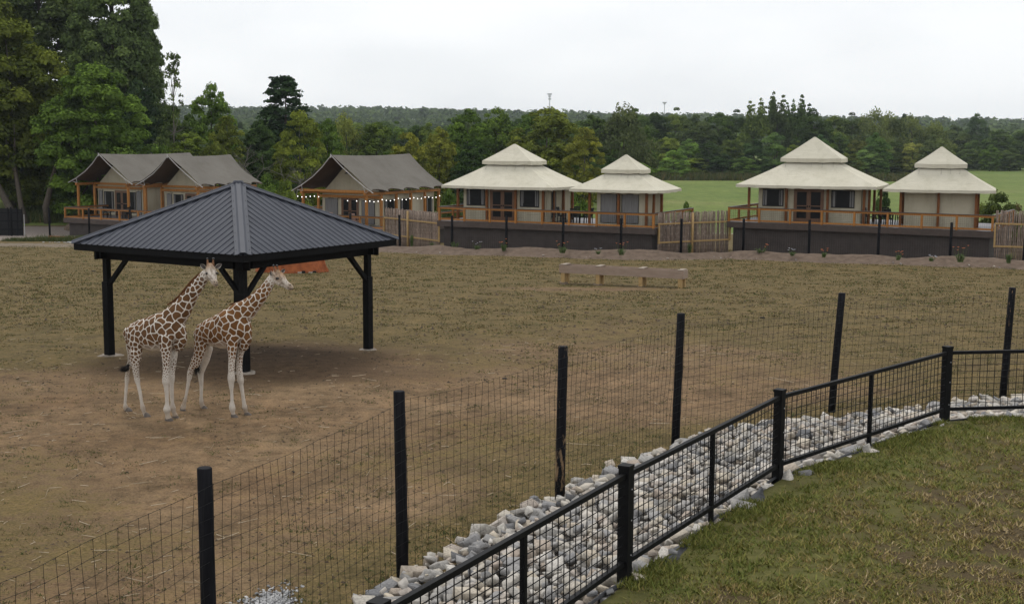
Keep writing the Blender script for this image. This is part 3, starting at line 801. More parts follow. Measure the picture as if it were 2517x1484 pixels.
# ------------------------------------------------------------------ black metal railing
def railing():
    L = Vector((RAIL[3][0], RAIL[3][1], LAWN_Z))
    t = thing('metal_railing', 'black square tube railing with wire grid panels between the lawn and the stones', 'railing', L)
    zb = LAWN_Z
    for k, (x, y) in enumerate(RAIL):
        d = Vector((*RAIL[min(k + 1, len(RAIL) - 1)], 0)) - Vector((*RAIL[max(k - 1, 0)], 0)); d.normalize(); n = Vector((d.y, -d.x, 0))
        mb = MB(); p = Vector((x, y, 0))
        mb.bar(p + Vector((0, 0, zb - 0.25)), p + Vector((0, 0, zb + 1.115)), 0.115, 0.115, d)
        po = mb.build('post', M['black_metal'], t, loc=-L)
        mb = MB(); mb.bar(p + Vector((0, 0, zb + 1.115)), p + Vector((0, 0, zb + 1.15)), 0.128, 0.128, d)
        mb.build('post_cap', M['black_metal'], po)
        for h in (0.22, 0.58, 0.90):
            c = p + n * 0.0585 + d * 0.02 + Vector((0, 0, zb + h)); MB().tube([c, c + n * 0.006], [0.009, 0.007], 6).build('bolt', M['steel'], po)
    for k in range(len(RAIL) - 1):
        a = Vector((*RAIL[k], zb)); bq = Vector((*RAIL[k + 1], zb)); d = (bq - a).normalized(); a = a + d * 0.06; bq = bq - d * 0.06
        up = Vector((0, 0, 1)); ht, hb = 1.045, 0.14
        dz = -0.05 if k == 2 else 0.0
        m0 = MB().bar(a + up * ht, bq + up * ht, 0.052, 0.05); m0.build('top_rail', M['black_metal'], t, loc=-L)
        m0 = MB().bar(a + up * hb, bq + up * hb, 0.052, 0.05); m0.build('bottom_rail', M['black_metal'], t, loc=-L)
        c = (a + bq) / 2
        m0 = MB().bar(c + up * -0.1, c + up * (ht - 0.026), 0.05, 0.05, d); m0.build('mid_post', M['black_metal'], t, loc=-L)
        mb = MB(); ln = (bq - a).length; nv = int(ln / 0.122)
        for j in range(1, nv):
            q = a + (bq - a) * (j / nv)
            mb.bar(q + up * hb, q + up * ht, 0.0075, 0.0075, d)
        for j in range(1, 9):
            h = hb + (ht - hb) * j / 9
            mb.bar(a + up * h + Vector((d.y, -d.x, 0)) * 0.007, bq + up * h + Vector((d.y, -d.x, 0)) * 0.007, 0.007, 0.007)
        mb.build('wire_grid', M['black_metal'], t, loc=-L)
railing()

# ------------------------------------------------------------------ shelter
M['shed_footing'] = simple('shed_footing', (0.15, 0.115, 0.085), (0.36, 0.32, 0.27), 7, 0.9, bmp=0.5)
def shelter():
    z0 = gz1(*SHED_C)
    t = thing('pavilion_shelter', 'open square shelter with dark grey metal hip roof on black timber posts', 'shelter', (SHED_C[0], SHED_C[1], z0), SHED_ROT)
    B, PH = 2.893, 2.34; ez, az = 2.955, 4.42
    rise = az - ez
    rot = [Matrix.Rotation(k * math.pi / 2, 4, 'Z') for k in range(4)]
    def tr(k, p): return rot[k] @ Vector(p)
    pitch = rise / B
    nrm = Vector((0, -pitch, 1)).normalized()          # slope k faces -y before turning (k=0)
    for k in range(4):
        # steel sheets: each carries four ribs, cut along the hips
        edges = np.linspace(-B, B, 7 + 1)
        for e0, e1 in zip(edges[:-1], edges[1:]):
            mb = MB(); xs_ = []
            nr = 3.6
            w = (e1 - e0)
            xs_.append((e0 + 0.002, 0.0))
            for j in range(4):
                c = e0 + w * (j + 0.5) / 4
                for dx, hh in ((-0.030, 0), (-0.013, 0.022), (0.013, 0.022), (0.030, 0)):
                    xs_.append((c + dx, hh))
            xs_.append((e1 - 0.002, 0.0))
            if e0 < 0 < e1: xs_.append((0.0001, 0.0)); xs_.sort()
            low, top = [], []
            for x, hh in xs_:
                tt = 1 - min(1, abs(x) / B)
                y1 = -B + B * tt
                base = Vector((x, -B - 0.035, ez - 0.035 * pitch)) + nrm * hh
                up_ = Vector((x, y1, ez + rise * tt)) + nrm * hh
                low.append(tr(k, base)); top.append(tr(k, up_))
            mb.grid([low, top])
            # a thin visible edge
            lo2 = [p - Vector((0, 0, 0.008)) for p in low]
            mb.grid([lo2, low])
            mb.build('roof_sheet', M['roof_metal'], t)
        # underside boarding, black
        mb = MB(); q = 0.03
        mb.add([tr(k, (-B + q, -B + q, ez - 0.05)), tr(k, (B - q, -B + q, ez - 0.05)), tr(k, (0, 0, az - 0.05))], [(2, 1, 0)])
        mb.build('roof_deck', M['black_wood'], t)
        # hip cap
        p0 = tr(k, (-B - 0.03, -B - 0.03, ez + 0.025)); p1 = Vector((0, 0, az + 0.04))
        d = (p1 - p0).normalized(); s = d.cross(Vector((0, 0, 1))).normalized(); u = s.cross(d)
        dn = pitch / math.sqrt(2)
        mb = MB()
        prof = [(-0.19, -0.19 * 0.36 + 0.0), (-0.185, -0.185 * 0.36 + 0.022), (-0.10, -0.026), (-0.055, 0.012), (0.055, 0.012), (0.10, -0.026), (0.185, -0.185 * 0.36 + 0.022), (0.19, -0.19 * 0.36)]
        n_ = 2
        rows = []
        for j in range(n_ + 1):
            c = p0.lerp(p1, j / n_); sq = 1.0
            rows.append([c + s * x * sq + u * (y + 0.012) for x, y in prof])
        mb.grid([list(r) for r in rows])
        hip = mb.build('hip_cap', M['roof_metal'], t)
        mb = MB()
        for j in range(9):
            c = p0.lerp(p1, (j + 0.5) / 9)
            for x in (-0.15, 0.15):
                q = c + s * x + u * (0.012 - abs(x) * 0.32 + 0.014); mb.tube([q, q + u * 0.008], [0.009, 0.006], 5)
        mb.build('screws', M['black_metal'], hip, kind='stuff')
        # fascia
        mb = MB().box(-B + 0.004, B - 0.03, -B, -B + 0.035, ez - 0.19, ez - 0.012)
        mb.v = [tuple(tr(k, p)) for p in mb.v]; mb.build('fascia', M['black_wood'], t)
        # beam
        mb = MB().box(-PH - 0.30, PH + 0.30, -PH - 0.10, -PH - 0.055, 2.53, 2.775).box(-PH - 0.27, PH + 0.27, -PH + 0.055, -PH + 0.10, 2.56, 2.775)
        mb.v = [(p[0], p[1], p[2] + (0.003 if k % 2 else 0)) for p in (tr(k, q) for q in mb.v)]; mb.build('beam', M['black_wood'], t)
        # post with facing boards
        c = tr(k, (-PH, -PH, 0))
        gzl = gz1(*( (Matrix.Rotation(SHED_ROT, 4, 'Z') @ c).xy + Vector(SHED_C) )) - z0
        mb = MB().box(c.x - 0.072, c.x + 0.072, c.y - 0.072, c.y + 0.072, gzl - 0.1, 2.76)
        po = mb.build('post', M['black_wood'], t)
        mb = MB().box(c.x - 0.095, c.x + 0.095, c.y - 0.095, c.y + 0.095, gzl + 0.02, 1.95)
        mb.build('post_sleeve', M['black_wood'], po)
        # braces, one along each beam from this post
        for ax in (0, 1):
            dx = Vector((1, 0, 0)) if ax == 0 else Vector((0, 1, 0))
            dirn = rot[k] @ dx
            a0 = c + dirn * 0.07 + Vector((0, 0, 1.88)); a1 = c + dirn * 0.78 + Vector((0, 0, 2.60))
            mb = MB().bar(a0, a1, 0.09, 0.10); mb.build('brace', M['black_wood'], t)
        # concrete footing, broken at the edges
        rad = (0.34, 0.3, 0.26, 0.3)[k]
        m2 = MB(); ring = []
        rr = random.Random(k + 5); rows = []
        for zz, sc_ in ((gzl - 0.15, 1.05), (gzl + 0.015, 1.0), (gzl + 0.045, 0.82)):
            rr = random.Random(k + 5)
            rows.append([(c.x + rad * sc_ * rr.uniform(0.65, 1.12) * math.cos(2 * math.pi * j / 14), c.y + rad * sc_ * rr.uniform(0.65, 1.12) * math.sin(2 * math.pi * j / 14), zz) for j in range(14)])
        for r_ in rows: r_.append(r_[0])
        m2.grid(rows); m2.add(rows[-1][:-1], [tuple(range(14))])
        m2.build('footing', M['shed_footing'], t)
    mb = MB(); mb.tube([(0, 0, az + 0.02), (0, 0, az + 0.075)], [0.15, 0.11], 8); mb.build('peak_cap', M['roof_metal'], t)
shelter()

# ------------------------------------------------------------------ giraffes
def coat_mat(name, brown, brown2, white):
    m, n, l, b = nmat(name)
    e = attr(n, 'edge').outputs['Fac']; wh = attr(n, 'white').outputs['Fac']; tn = attr(n, 'tone').outputs['Fac']; dk = attr(n, 'dark').outputs['Fac']; tan = attr(n, 'tan').outputs['Fac']
    v = objco(n, l)
    f = noise_node(n, l, 120, 2, vec=v); g = noise_node(n, l, 14, 4, vec=v)
    br = mixc(n, l, tn, brown, brown2)
    rf = ramp(n, [(0.3, (0.78, 0.76, 0.74)), (0.7, (1.15, 1.15, 1.15))]); l.new(f, rf.inputs[0])
    br = mixc(n, l, 1.0, br, rf.outputs[0], 'MULTIPLY')
    rg = ramp(n, [(0.3, tuple(c * 0.86 for c in white)), (0.7, white)]); l.new(g, rg.inputs[0])
    wc = mixc(n, l, mapr(n, l, tan, 0, 1, 0, 1), rg.outputs[0], (0.30, 0.165, 0.075))
    wc = mixc(n, l, mapr(n, l, attr(n, 'dirt').outputs['Fac'], 0, 1, 0, 0.75), wc, (0.26, 0.185, 0.12))
    patch = mapr(n, l, e, 0.0088, 0.0138)
    patch = math_node(n, l, 'MULTIPLY', patch, math_node(n, l, 'SUBTRACT', 1.0, wh, True))
    col = mixc(n, l, patch, wc, br)
    col = mixc(n, l, dk, col, (0.018, 0.014, 0.012))
    l.new(col, b.inputs['Base Color']); setv(b, rough=0.85, spec=0.15)
    bump(n, l, b, f, 0.15, 0.004)
    return m
def giraffe(spec, label, white=(0.66, 0.61, 0.54), brown=(0.092, 0.045, 0.019), brown2=(0.165, 0.083, 0.036), seed=1):
    D0 = spec['depth']; base = Vector(spec['base'])
    t = thing('giraffe', label, 'giraffe', base, 0, 'young giraffes by the shelter')
    samples = []          # (pos, cell, white, tan, dark, dirt)
    allmb = MB()
    K = FPX / D0          # photo pixels per metre here
    def chain(nodes, conv, lateral, flat=1.0, n=14, reg=None):
        """nodes: (x, y, depth offset, radius, [cell, white, tan, dirt]); smooth tube through them"""
        pts = []; 
        for nd in nodes:
            px, py = conv(nd[0], nd[1]); p = at(px, py, D0 + nd[2]); pts.append(p)
        rad = [nd[3] * conv.s / K for nd in nodes]
        if conv is LEG:
            for i in range(1, len(nodes) - 1):
                bulge = nodes[i][3] / (0.5 * (nodes[i - 1][3] + nodes[i + 1][3]))
                if nodes[i][1] > 640: rad[i] *= 1.04 + min(0.16, max(-0.10, (bulge - 1.0) * 0.7))
        ext = [nd[4] for nd in nodes]
        fl = [nd[5] if len(nd) > 5 else flat for nd in nodes]
        # resample with Catmull-Rom
        P, Rr, E, Fl = [], [], [], []
        m = len(pts)
        for i in range(m - 1):
            p0, p1, p2, p3 = pts[max(i - 1, 0)], pts[i], pts[i + 1], pts[min(i + 2, m - 1)]
            steps = max(3, int((p2 - p1).length / 0.025))
            for j in range(steps):
                u = j / steps
                q = 0.5 * ((2 * p1) + (p2 - p0) * u + (2 * p0 - 5 * p1 + 4 * p2 - p3) * u * u + (3 * p1 - p0 - 3 * p2 + p3) * u ** 3)
                us = u * u * (3 - 2 * u)
                P.append(q); Rr.append(rad[i] * (1 - us) + rad[i + 1] * us)
                E.append([a * (1 - u) + b_ * u for a, b_ in zip(ext[i], ext[i + 1])]); Fl.append(fl[i] * (1 - u) + fl[i + 1] * u)
        P.append(pts[-1]); Rr.append(rad[-1]); E.append(ext[-1]); Fl.append(fl[-1])
        mb = MB(); lat = Vector(lateral).normalized(); k0 = 0; N = len(P)
        rings = []
        for i, p in enumerate(P):
            tn = (P[min(i + 1, N - 1)] - P[max(i - 1, 0)]).normalized()
            la = (lat - tn * lat.dot(tn)).normalized(); up = tn.cross(la)
            rings.append((p, tn, la, up, Rr[i], Fl[i]))
        def ring(p, la, up, r, f_): return [p + la * math.cos(2 * math.pi * j / n) * r * f_ + up * math.sin(2 * math.pi * j / n) * r for j in range(n)]
        # rounded ends
        rows = []
        p, tn, la, up, r, f_ = rings[0]
        for a in (80, 55, 28): rows.append(ring(p - tn * r * math.sin(R(a)) * 0.8, la, up, r * math.cos(R(a)), f_))
        for p, tn, la, up, r, f_ in rings: rows.append(ring(p, la, up, r, f_))
        p, tn, la, up, r, f_ = rings[-1]
        for a in (28, 55, 80): rows.append(ring(p + tn * r * math.sin(R(a)) * 0.8, la, up, r * math.cos(R(a)), f_))
        for r_ in rows: r_.append(r_[0])
        # weld seam by building indices by hand
        vs = [q for r_ in rows for q in r_[:-1]]; fs = []
        for i in range(len(rows) - 1):
            for j in range(n):
                fs.append((i * n + j, i * n + (j + 1) % n, (i + 1) * n + (j + 1) % n, (i + 1) * n + j))
        fs.append(tuple(range(n))[::-1]); fs.append(tuple((len(rows) - 1) * n + j for j in range(n)))
        allmb.add([v - base for v in vs], fs)
        for p, e, r in zip(P, E, Rr): samples.append((*(p - base), r, *e))
        return P, Rr
    A = spec
    for ch in A['chains']: chain(*ch)
    # one continuous skin
    me = allmb.mesh('giraffe_raw', M['black_wood'])
    bm = bmesh.new(); bm.from_mesh(me); bmesh.ops.recalc_face_normals(bm, faces=bm.faces); bm.to_mesh(me); bm.free()
    raw = bpy.data.objects.new('giraffe_raw', me); C.objects.link(raw)
    md = raw.modifiers.new('r', 'REMESH'); md.mode = 'VOXEL'; md.voxel_size = 0.0115
    sm = raw.modifiers.new('s', 'SMOOTH'); sm.factor = 0.5; sm.iterations = 4
    dg = bpy.context.evaluated_depsgraph_get()
    bme = bpy.data.meshes.new_from_object(raw.evaluated_get(dg)); bme.name = 'body'
    bpy.data.objects.remove(raw); 
    nv = len(bme.vertices); co = np.empty(nv * 3, np.float32); bme.vertices.foreach_get('co', co); co = co.reshape(-1, 3).astype(float)
    no = np.empty(nv * 3, np.float32); bme.vertices.foreach_get('normal', no); no = no.reshape(-1, 3).astype(float)
    Sx = np.array(samples); 
    props = np.zeros((nv, 5)); 
    for a in range(0, nv, 4000):
        d = np.linalg.norm(co[a:a + 4000, None, :] - Sx[None, :, :3], axis=2) - Sx[None, :, 3] * 0.9
        w = np.exp(-(d - d.min(1, keepdims=True)) / 0.022); w /= w.sum(1, keepdims=True)
        props[a:a + 4000] = w @ Sx[:, 4:9]
    cell, wht, tan, dirt, dark = props.T
    r2 = np.random.default_rng(seed)
    # patch seeds spread over the skin, closer together on the legs and head
    warp = co + 0.012 * np.stack([np.sin(co[:, 1] * 31 + co[:, 2] * 23), np.sin(co[:, 2] * 29 + co[:, 0] * 27), np.sin(co[:, 0] * 33 + co[:, 1] * 21)], 1) * (cell / 0.12)[:, None]
    F6 = np.concatenate([warp, no * 0.07], 1)
    mind = np.full(nv, 1e9); alive = np.ones(nv, bool); seeds = []
    while alive.any() and len(seeds) < 1600:
        k = r2.choice(np.flatnonzero(alive)); seeds.append(k)
        d = np.linalg.norm(F6 - F6[k], axis=1) / (0.5 * (cell + cell[k])); mind = np.minimum(mind, d); alive &= mind > 1.0
    seeds = np.array(seeds); d1 = np.full(nv, 1e9); d2 = d1.copy(); own = np.zeros(nv, int)
    for i, k in enumerate(seeds):
        d = np.linalg.norm(F6 - F6[k], axis=1) / cell[k] ** 0.5
        c = d < d1
        d2 = np.where(c, d1, np.minimum(d2, d)); own = np.where(c, i, own); d1 = np.where(c, d, d1)
    edge = (d2 - d1) * 0.5 * cell ** 0.5
    edge = edge * (0.8 + 0.4 * np.clip((0.13 / np.maximum(cell, 0.03)) ** 0.35, 0, 1.6) / 1.2)
    tone = r2.uniform(0, 1, len(seeds))[own] * 0.7 + 0.3 * np.clip(1 - d1 / (0.5 * np.maximum(cell, 0.01) ** 0.5), 0, 1)
    belly = np.clip((-no[:, 2] - 0.45) / 0.35, 0, 1) * (cell > 0.1)
    wht = np.clip(wht + belly * 0.9 + (fbm(co[:, 0] * 7 + co[:, 2] * 5, co[:, 1] * 7 - co[:, 2] * 4, 1.0, 3) - 0.5) * 0.25 * (wht > 0.05), 0, 1)
    dirt = dirt * (0.45 + 1.1 * fbm(co[:, 0] * 9 + co[:, 1] * 6, co[:, 2] * 9 - co[:, 1] * 7, 1.0, 6, 3))
    face = (wht > 0.75) & (co[:, 2] > 2.3)
    spk = fbm(co[:, 0] * 30 + co[:, 1] * 17, co[:, 2] * 30 - co[:, 1] * 19, 1.0, 5, 3)
    dirt = np.where(face, np.clip(dirt + np.clip((spk - 0.50) * 3.0, 0, 0.55), 0, 1), dirt)
    dark = np.where(face, np.maximum(dark, np.clip((spk - 0.50) * 2.0, 0, 0.38)), dark)
    for (x, y, dd, r) in A['eyes']:
        c = np.array(at(*A['head'](x, y), D0 + dd) - base); de = np.linalg.norm((co - c) * np.array([1, 1, 1.35]), axis=1)
        dark = np.maximum(dark, np.clip((0.046 - de) / 0.016, 0, 0.9))
    for (x, y, dd, r) in A['nostrils']:
        c = np.array(at(*A['head'](x, y), D0 + dd) - base); de = np.linalg.norm(co - c, axis=1)
        dirt = np.maximum(dirt, np.clip((0.06 - de) / 0.03, 0, 0.8))
    for nme, d in (('edge', edge), ('white', wht), ('tone', tone), ('dark', dark), ('tan', tan), ('dirt', dirt)):
        a_ = bme.attributes.new(nme, 'FLOAT', 'POINT'); a_.data.foreach_set('value', d.astype(np.float32))
    bme.materials.clear(); bme.materials.append(coat_mat('giraffe_coat', brown, brown2, white))
    bme.polygons.foreach_set('use_smooth', [True] * len(bme.polygons)); bme.update()
    link('body', bme, t)
    def wpt(p, conv, dd): return at(*conv(p[0], p[1]), D0 + dd) - base
    # hooves
    for (x, y, dd, wpx, hpx, dirx) in A['hooves']:
        c = wpt((x, y), A['leg'], dd); c.z = 0; w = 1.15 * wpx * A['leg'].s / K / 2; h = 1.1 * hpx * A['leg'].s / K
        f_ = Vector((math.cos(A['yaw']), -math.sin(A['yaw']), 0)); s_ = Vector((-f_.y, f_.x, 0))
        rows = []
        for zz, a_, o_ in ((0, 1.0, 0.15), (h * 0.45, 0.86, 0.05), (h, 0.62, -0.2), (h * 1.25, 0.3, -0.25)):
            rows.append([c + Vector((0, 0, zz)) + f_ * (w * 1.05 * a_ * math.cos(q) + w * o_) + s_ * (w * 0.75 * a_ * math.sin(q)) for q in np.linspace(0, 2 * math.pi, 13)])
        mb = MB().grid(rows); mb.add(rows[-1][:-1], [tuple(range(12))]); mb.build('hoof', M['hoof'], t, smooth=True)
    # eyes with lids
    for (x, y, dd, r) in A['eyes']:
        c = wpt((x, y), A['head'], dd); mb = MB(); rr = r * A['head'].s / K
        rows = [[c + Vector((math.cos(q) * math.sin(a_) * rr * 1.15, math.sin(q) * math.sin(a_) * rr, math.cos(a_) * rr * 0.85)) for q in np.linspace(0, 2 * math.pi, 11)] for a_ in np.linspace(0.05, math.pi - 0.05, 8)]
        mb.grid(rows).build('eye', M['eye'], t, smooth=True)
    for (x, y, dd, r) in A['nostrils']:
        c = wpt((x, y), A['head'], dd); rr = r * A['head'].s / K
        rows = [[c + Vector((math.cos(q) * math.sin(a_) * rr * 1.2, math.sin(q) * math.sin(a_) * rr * 0.8, math.cos(a_) * rr * 0.7)) for q in np.linspace(0, 2 * math.pi, 9)] for a_ in np.linspace(0.05, math.pi - 0.05, 6)]
        MB().grid(rows).build('nostril', M['eye'], t, smooth=True)
    MB().tube([wpt((x, y), A['head'], dd) for x, y, dd in A['mouth']], 0.006, 5).build('mouth', M['eye'], t, smooth=True)
    # ears: cupped leaves
    for (b0, tip, wpx, dd0, dd1, facing) in A['ears']:
        p0 = wpt(b0, A['head'], dd0); p1 = wpt(tip, A['head'], dd1); ax = (p1 - p0); ln = ax.length; ax.normalize()
        fdir = Vector(facing).normalized(); sd = ax.cross(fdir).normalized(); fdir = sd.cross(ax)
        w = wpx * A['head'].s / K
        def sheet(scale, push):
            rows = []
            for u in np.linspace(0, 1, 8):
                half = w * scale * (math.sin(math.pi * min(1, u * 0.86 + 0.14)) ** 0.8) * (1 if u < 0.99 else 0.05)
                rows.append([p0 + ax * ln * u + sd * half * v_ + fdir * ((abs(v_) ** 2) * half * 0.75 + push) for v_ in np.linspace(-1, 1, 7)])
            return rows
        mb = MB().grid(sheet(1.0, 0)); mb.grid([r[::-1] for r in sheet(1.0, -0.008)])
        ea = mb.build('ear', M['ear_back'], t, smooth=True)
        MB().grid([r for r in sheet(0.66, 0.006)]).build('ear_hollow', M['ear_in'], ea, smooth=True)
    # ossicones with dark tufts
    for (b0, tip, r, dd0, dd1) in A['horns']:
        p0 = wpt(b0, A['head'], dd0); p1 = wpt(tip, A['head'], dd1); rr = r * A['head'].s / K
        mb = MB().tube([p0 + (p0 - p1) * 0.4, p0, p0.lerp(p1, 0.55), p1], [rr * 1.6, rr * 1.25, rr * 0.85, rr * 0.75], 9)
        ho = mb.build('ossicone', M['horn'], t, smooth=True)
        d = (p1 - p0).normalized()
        MB().tube([p1 - d * rr * 0.6, p1 + d * rr * 0.5, p1 + d * rr * 1.3], [rr * 0.85, rr * 1.1, rr * 0.4], 8).build('horn_tuft', M['eye'], ho, smooth=True)
    # mane: upright hair along the back of the neck
    mb = MB(); pts = [wpt((x, y), A['neck'], dd) for x, y, dd in A['mane']]
    fine = []
    for i in range(len(pts) - 1):
        for j in range(14): fine.append(pts[i].lerp(pts[i + 1], j / 14))
    cen = [wpt((x, y), A['neck'], dd) for x, y, dd in A['neck_axis']]
    for i, p in enumerate(fine):
        tdir = (fine[min(i + 1, len(fine) - 1)] - fine[max(i - 1, 0)]).normalized()
        u = Vector((-tdir.z, 0, tdir.x)); 
        if u.z < 0: u = -u
        prof = math.sin(math.pi * min(1, max(0.06, (i + 1) / len(fine)))) ** 0.5
        for q in range(30):
            o_ = tdir * r2.uniform(-0.012, 0.012) + Vector((0, 1, 0)) * r2.normal(0, 0.012)
            h = 0.78 * A['mane_h'] * prof * r2.uniform(0.7, 1.15); w = 0.006
            side = tdir * w if q % 2 else Vector((0, w, 0))
            b0 = p + o_ - u * 0.02
            mb.add([b0 - side, b0 + side, b0 + u * (h + 0.02) + tdir * r2.uniform(-0.01, 0.014)], [(0, 1, 2)])
    mb.build('mane', M['mane'], t)
    # tail with black brush
    tp = [wpt((x, y), A['leg'], dd) for x, y, dd in A['tail']]
    tl = MB().tube(tp, [0.02, 0.014, 0.011, 0.011, 0.012][:len(tp)], 8).build('tail', M['ear_back'], t, smooth=True)
    mb = MB(); tu = [wpt((x, y), A['leg'], dd) for x, y, dd in A['tuft']]
    for q in range(260):
        u0 = r2.uniform(0, 0.45); 
        b0 = tu[0].lerp(tu[1], u0) + Vector(r2.normal(0, 0.012, 3)); e = tu[0].lerp(tu[-1], r2.uniform(0.6, 1.05)) + Vector(r2.normal(0, 0.035, 3))
        mid = b0.lerp(e, 0.5) + (tu[1] - tu[0].lerp(tu[-1], 0.5)) * 0.8 + Vector(r2.normal(0, 0.012, 3))
        s_ = Vector(r2.normal(0, 1, 3)).normalized() * 0.005
        mb.add([b0 - s_, b0 + s_, mid + s_, mid - s_, e], [(0, 1, 2, 3), (3, 2, 4)])
    mb.build('tail_brush', M['tail_hair'], tl)
    return t
M['hoof'] = simple('hoof', (0.07, 0.058, 0.05), (0.13, 0.108, 0.092), 12, 0.7)
m_, n_, l_, b_ = nmat('eye'); b_.inputs['Base Color'].default_value = (0.008, 0.006, 0.005, 1); setv(b_, rough=0.2, spec=0.5); M['eye'] = m_
M['ear_back'] = simple('ear_back', (0.42, 0.38, 0.33), (0.54, 0.50, 0.44), 20, 0.9)
M['ear_in'] = simple('ear_in', (0.05, 0.042, 0.038), (0.12, 0.10, 0.09), 20, 0.9)
M['horn'] = simple('horn', (0.14, 0.068, 0.034), (0.24, 0.125, 0.068), 18, 0.9)
M['mane'] = simple('mane', (0.12, 0.045, 0.016), (0.19, 0.08, 0.03), 15, 0.9)
M['tail_hair'] = simple('tail_hair', (0.008, 0.007, 0.007), (0.015, 0.013, 0.012), 15, 0.6)
class Conv:
    def __init__(s, ox, oy, sc): s.ox, s.oy, s.s = ox, oy, sc
    def __call__(s, x, y): return s.ox + x * s.s, s.oy + y * s.s
BODY = Conv(276.4, 592.3, 0.3194); LEG = Conv(276.4, 789.8, 0.18827); HEAD = Conv(434.4, 623.9, 0.12552)
yaw = R(28)
LAT = (math.sin(yaw), math.cos(yaw), 0)
# extra values per node: cell size, white, tan, dirt, dark
cB = (0.125, 0, 0, 0, 0); cR = (0.095, 0, 0, 0, 0); cN = (0.115, 0, 0, 0, 0); cN2 = (0.085, 0, 0, 0, 0); cT = (0.075, 0, 0, 0, 0); cL = (0.05, 0, 0, 0, 0)
cK = (0.036, 0.25, 0, 0, 0); cS = (0.032, 0.96, 0, 0.30, 0); cF = (0.032, 1, 0, 1.0, 0); cIn = (0.05, 0.95, 0, 0, 0)
cH = (0.035, 1, 0.08, 0.12, 0); cHt = (0.035, 1, 1.0, 0, 0); cHb = (0.035, 1, 0.75, 0.1, 0); cM = (0.035, 1, 0.55, 0.35, 0); cC = (0.04, 0.6, 0, 0, 0)
g1 = dict(depth=25.55, yaw=yaw, leg=LEG, head=HEAD, neck=BODY)
b0 = pg(388, 1029, 0); g1['base'] = (b0.x, 25.5, 0)
g1['chains'] = [
    ([(128, 712, .30, 58, cR), (170, 712, .26, 90, cR), (240, 712, .18, 120, cR), (330, 708, .06, 143, cB), (410, 690, -.06, 152, cB), (480, 690, -.16, 118, cB), (525, 708, -.24, 72, cB), (545, 712, -.27, 32, cR)], BODY, LAT, 0.78, 20),
    ([(425, 640, -.06, 105, cB), (475, 590, -.10, 98, cB), (522, 536, -.14, 84, cN), (568, 470, -.17, 68, cN), (610, 408, -.2, 57, cN), (655, 342, -.22, 49, cN2), (695, 290, -.24, 43, cN2), (722, 255, -.25, 40, cC)], BODY, (0.3, 1, 0), 0.80, 16),
    # brisket fold
    ([(540, 655, -.25, 16, cR), (550, 705, -.29, 24, cR), (534, 758, -.24, 44, cR), (506, 800, -.16, 52, cT)], BODY, LAT, 0.8, 10),
    # hind legs: far, near
    ([(140, 760, .36, 50, cT), (150, 830, .40, 40, cT), (152, 895, .48, 32, cL), (147, 960, .55, 24, cK)], BODY, LAT, 0.75, 12),
    ([(205, 590, .52, 36, cK), (193, 700, .60, 31, cK), (190, 740, .62, 31, cS), (181, 850, .62, 25, cS), (174, 950, .61, 23, cS), (166, 1060, .59, 24, cS), (170, 1115, .58, 33, cF), (185, 1170, .57, 27, cF), (203, 1205, .57, 34, cF)], LEG, LAT, 0.8, 12),
    ([(165, 700, .16, 80, cR), (178, 770, .12, 72, cT), (186, 840, .10, 52, cT), (190, 905, .10, 39, cL)], BODY, LAT, 0.62, 14),
    ([(292, 400, .10, 78, cT), (300, 520, .11, 62, cL), (305, 640, .12, 48, cK), (316, 720, .14, 41, cK), (322, 760, .14, 38, cS), (340, 840, .12, 29, cS), (360, 930, .09, 26, cS), (380, 1050, .05, 25, cS), (398, 1130, .03, 32, cF), (420, 1200, .02, 29, cF), (446, 1255, .0, 38, cF)], LEG, LAT, 0.8, 12),
    # front legs: near, far
    ([(690, 230, -.30, 110, cB), (693, 340, -.33, 82, cT), (698, 450, -.35, 62, cL), (700, 560, -.36, 51, cL), (700, 660, -.37, 46, cK), (694, 730, -.38, 46, cK), (694, 785, -.38, 45, cS), (702, 860, -.38, 35, cS), (709, 950, -.38, 30, cS), (713, 1060, -.38, 31, cS), (711, 1150, -.38, 44, cS), (718, 1210, -.39, 35, cF), (732, 1270, -.40, 46, cF)], LEG, LAT, 0.85, 12),
    ([(800, 300, -.02, 75, cT), (800, 420, -.06, 56, cIn), (790, 560, -.10, 44, cL), (780, 660, -.12, 38, cK), (775, 740, -.13, 38, cS), (772, 830, -.13, 32, cS), (773, 930, -.13, 30, cS), (780, 1050, -.13, 28, cS), (788, 1130, -.13, 36, cF), (803, 1185, -.14, 30, cF), (818, 1225, -.14, 38, cF)], LEG, LAT, 0.85, 12),
    # head, turned to the camera
    ([(652, 235, -.25, 72, cHt, 1.1), (662, 300, -.27, 100, cHb, 0.95), (678, 375, -.32, 104, cH, 0.9), (700, 450, -.40, 84, cH, 0.95), (728, 525, -.46, 60, cH, 0.95), (757, 578, -.50, 56, cM, 0.85), (775, 605, -.52, 44, cM, 0.8)], HEAD, (0, 1, 0), 0.9, 16),
    ([(640, 440, -.34, 62, cH), (690, 520, -.44, 45, cH), (745, 605, -.49, 36, cM), (768, 622, -.51, 30, cM)], HEAD, (0, 1, 0), 0.9, 12),
    ([(600, 400, -.24, 75, cC), (640, 370, -.26, 75, cH)], HEAD, (0, 1, 0), 0.9, 12),
]
g1['hooves'] = [(208, 1212, .57, 100, 36, 1), (452, 1268, .0, 96, 42, 1), (735, 1290, -.40, 112, 54, 1), (822, 1248, -.14, 92, 42, 1)]
g1['eyes'] = [(588, 385, -.375, 28), (793, 380, -.375, 25)]
g1['mouth'] = [(722, 592, -.50), (748, 612, -.54), (775, 612, -.565), (798, 596, -.55)]
g1['nostrils'] = [(738, 552, -.535, 13), (782, 556, -.535, 11)]
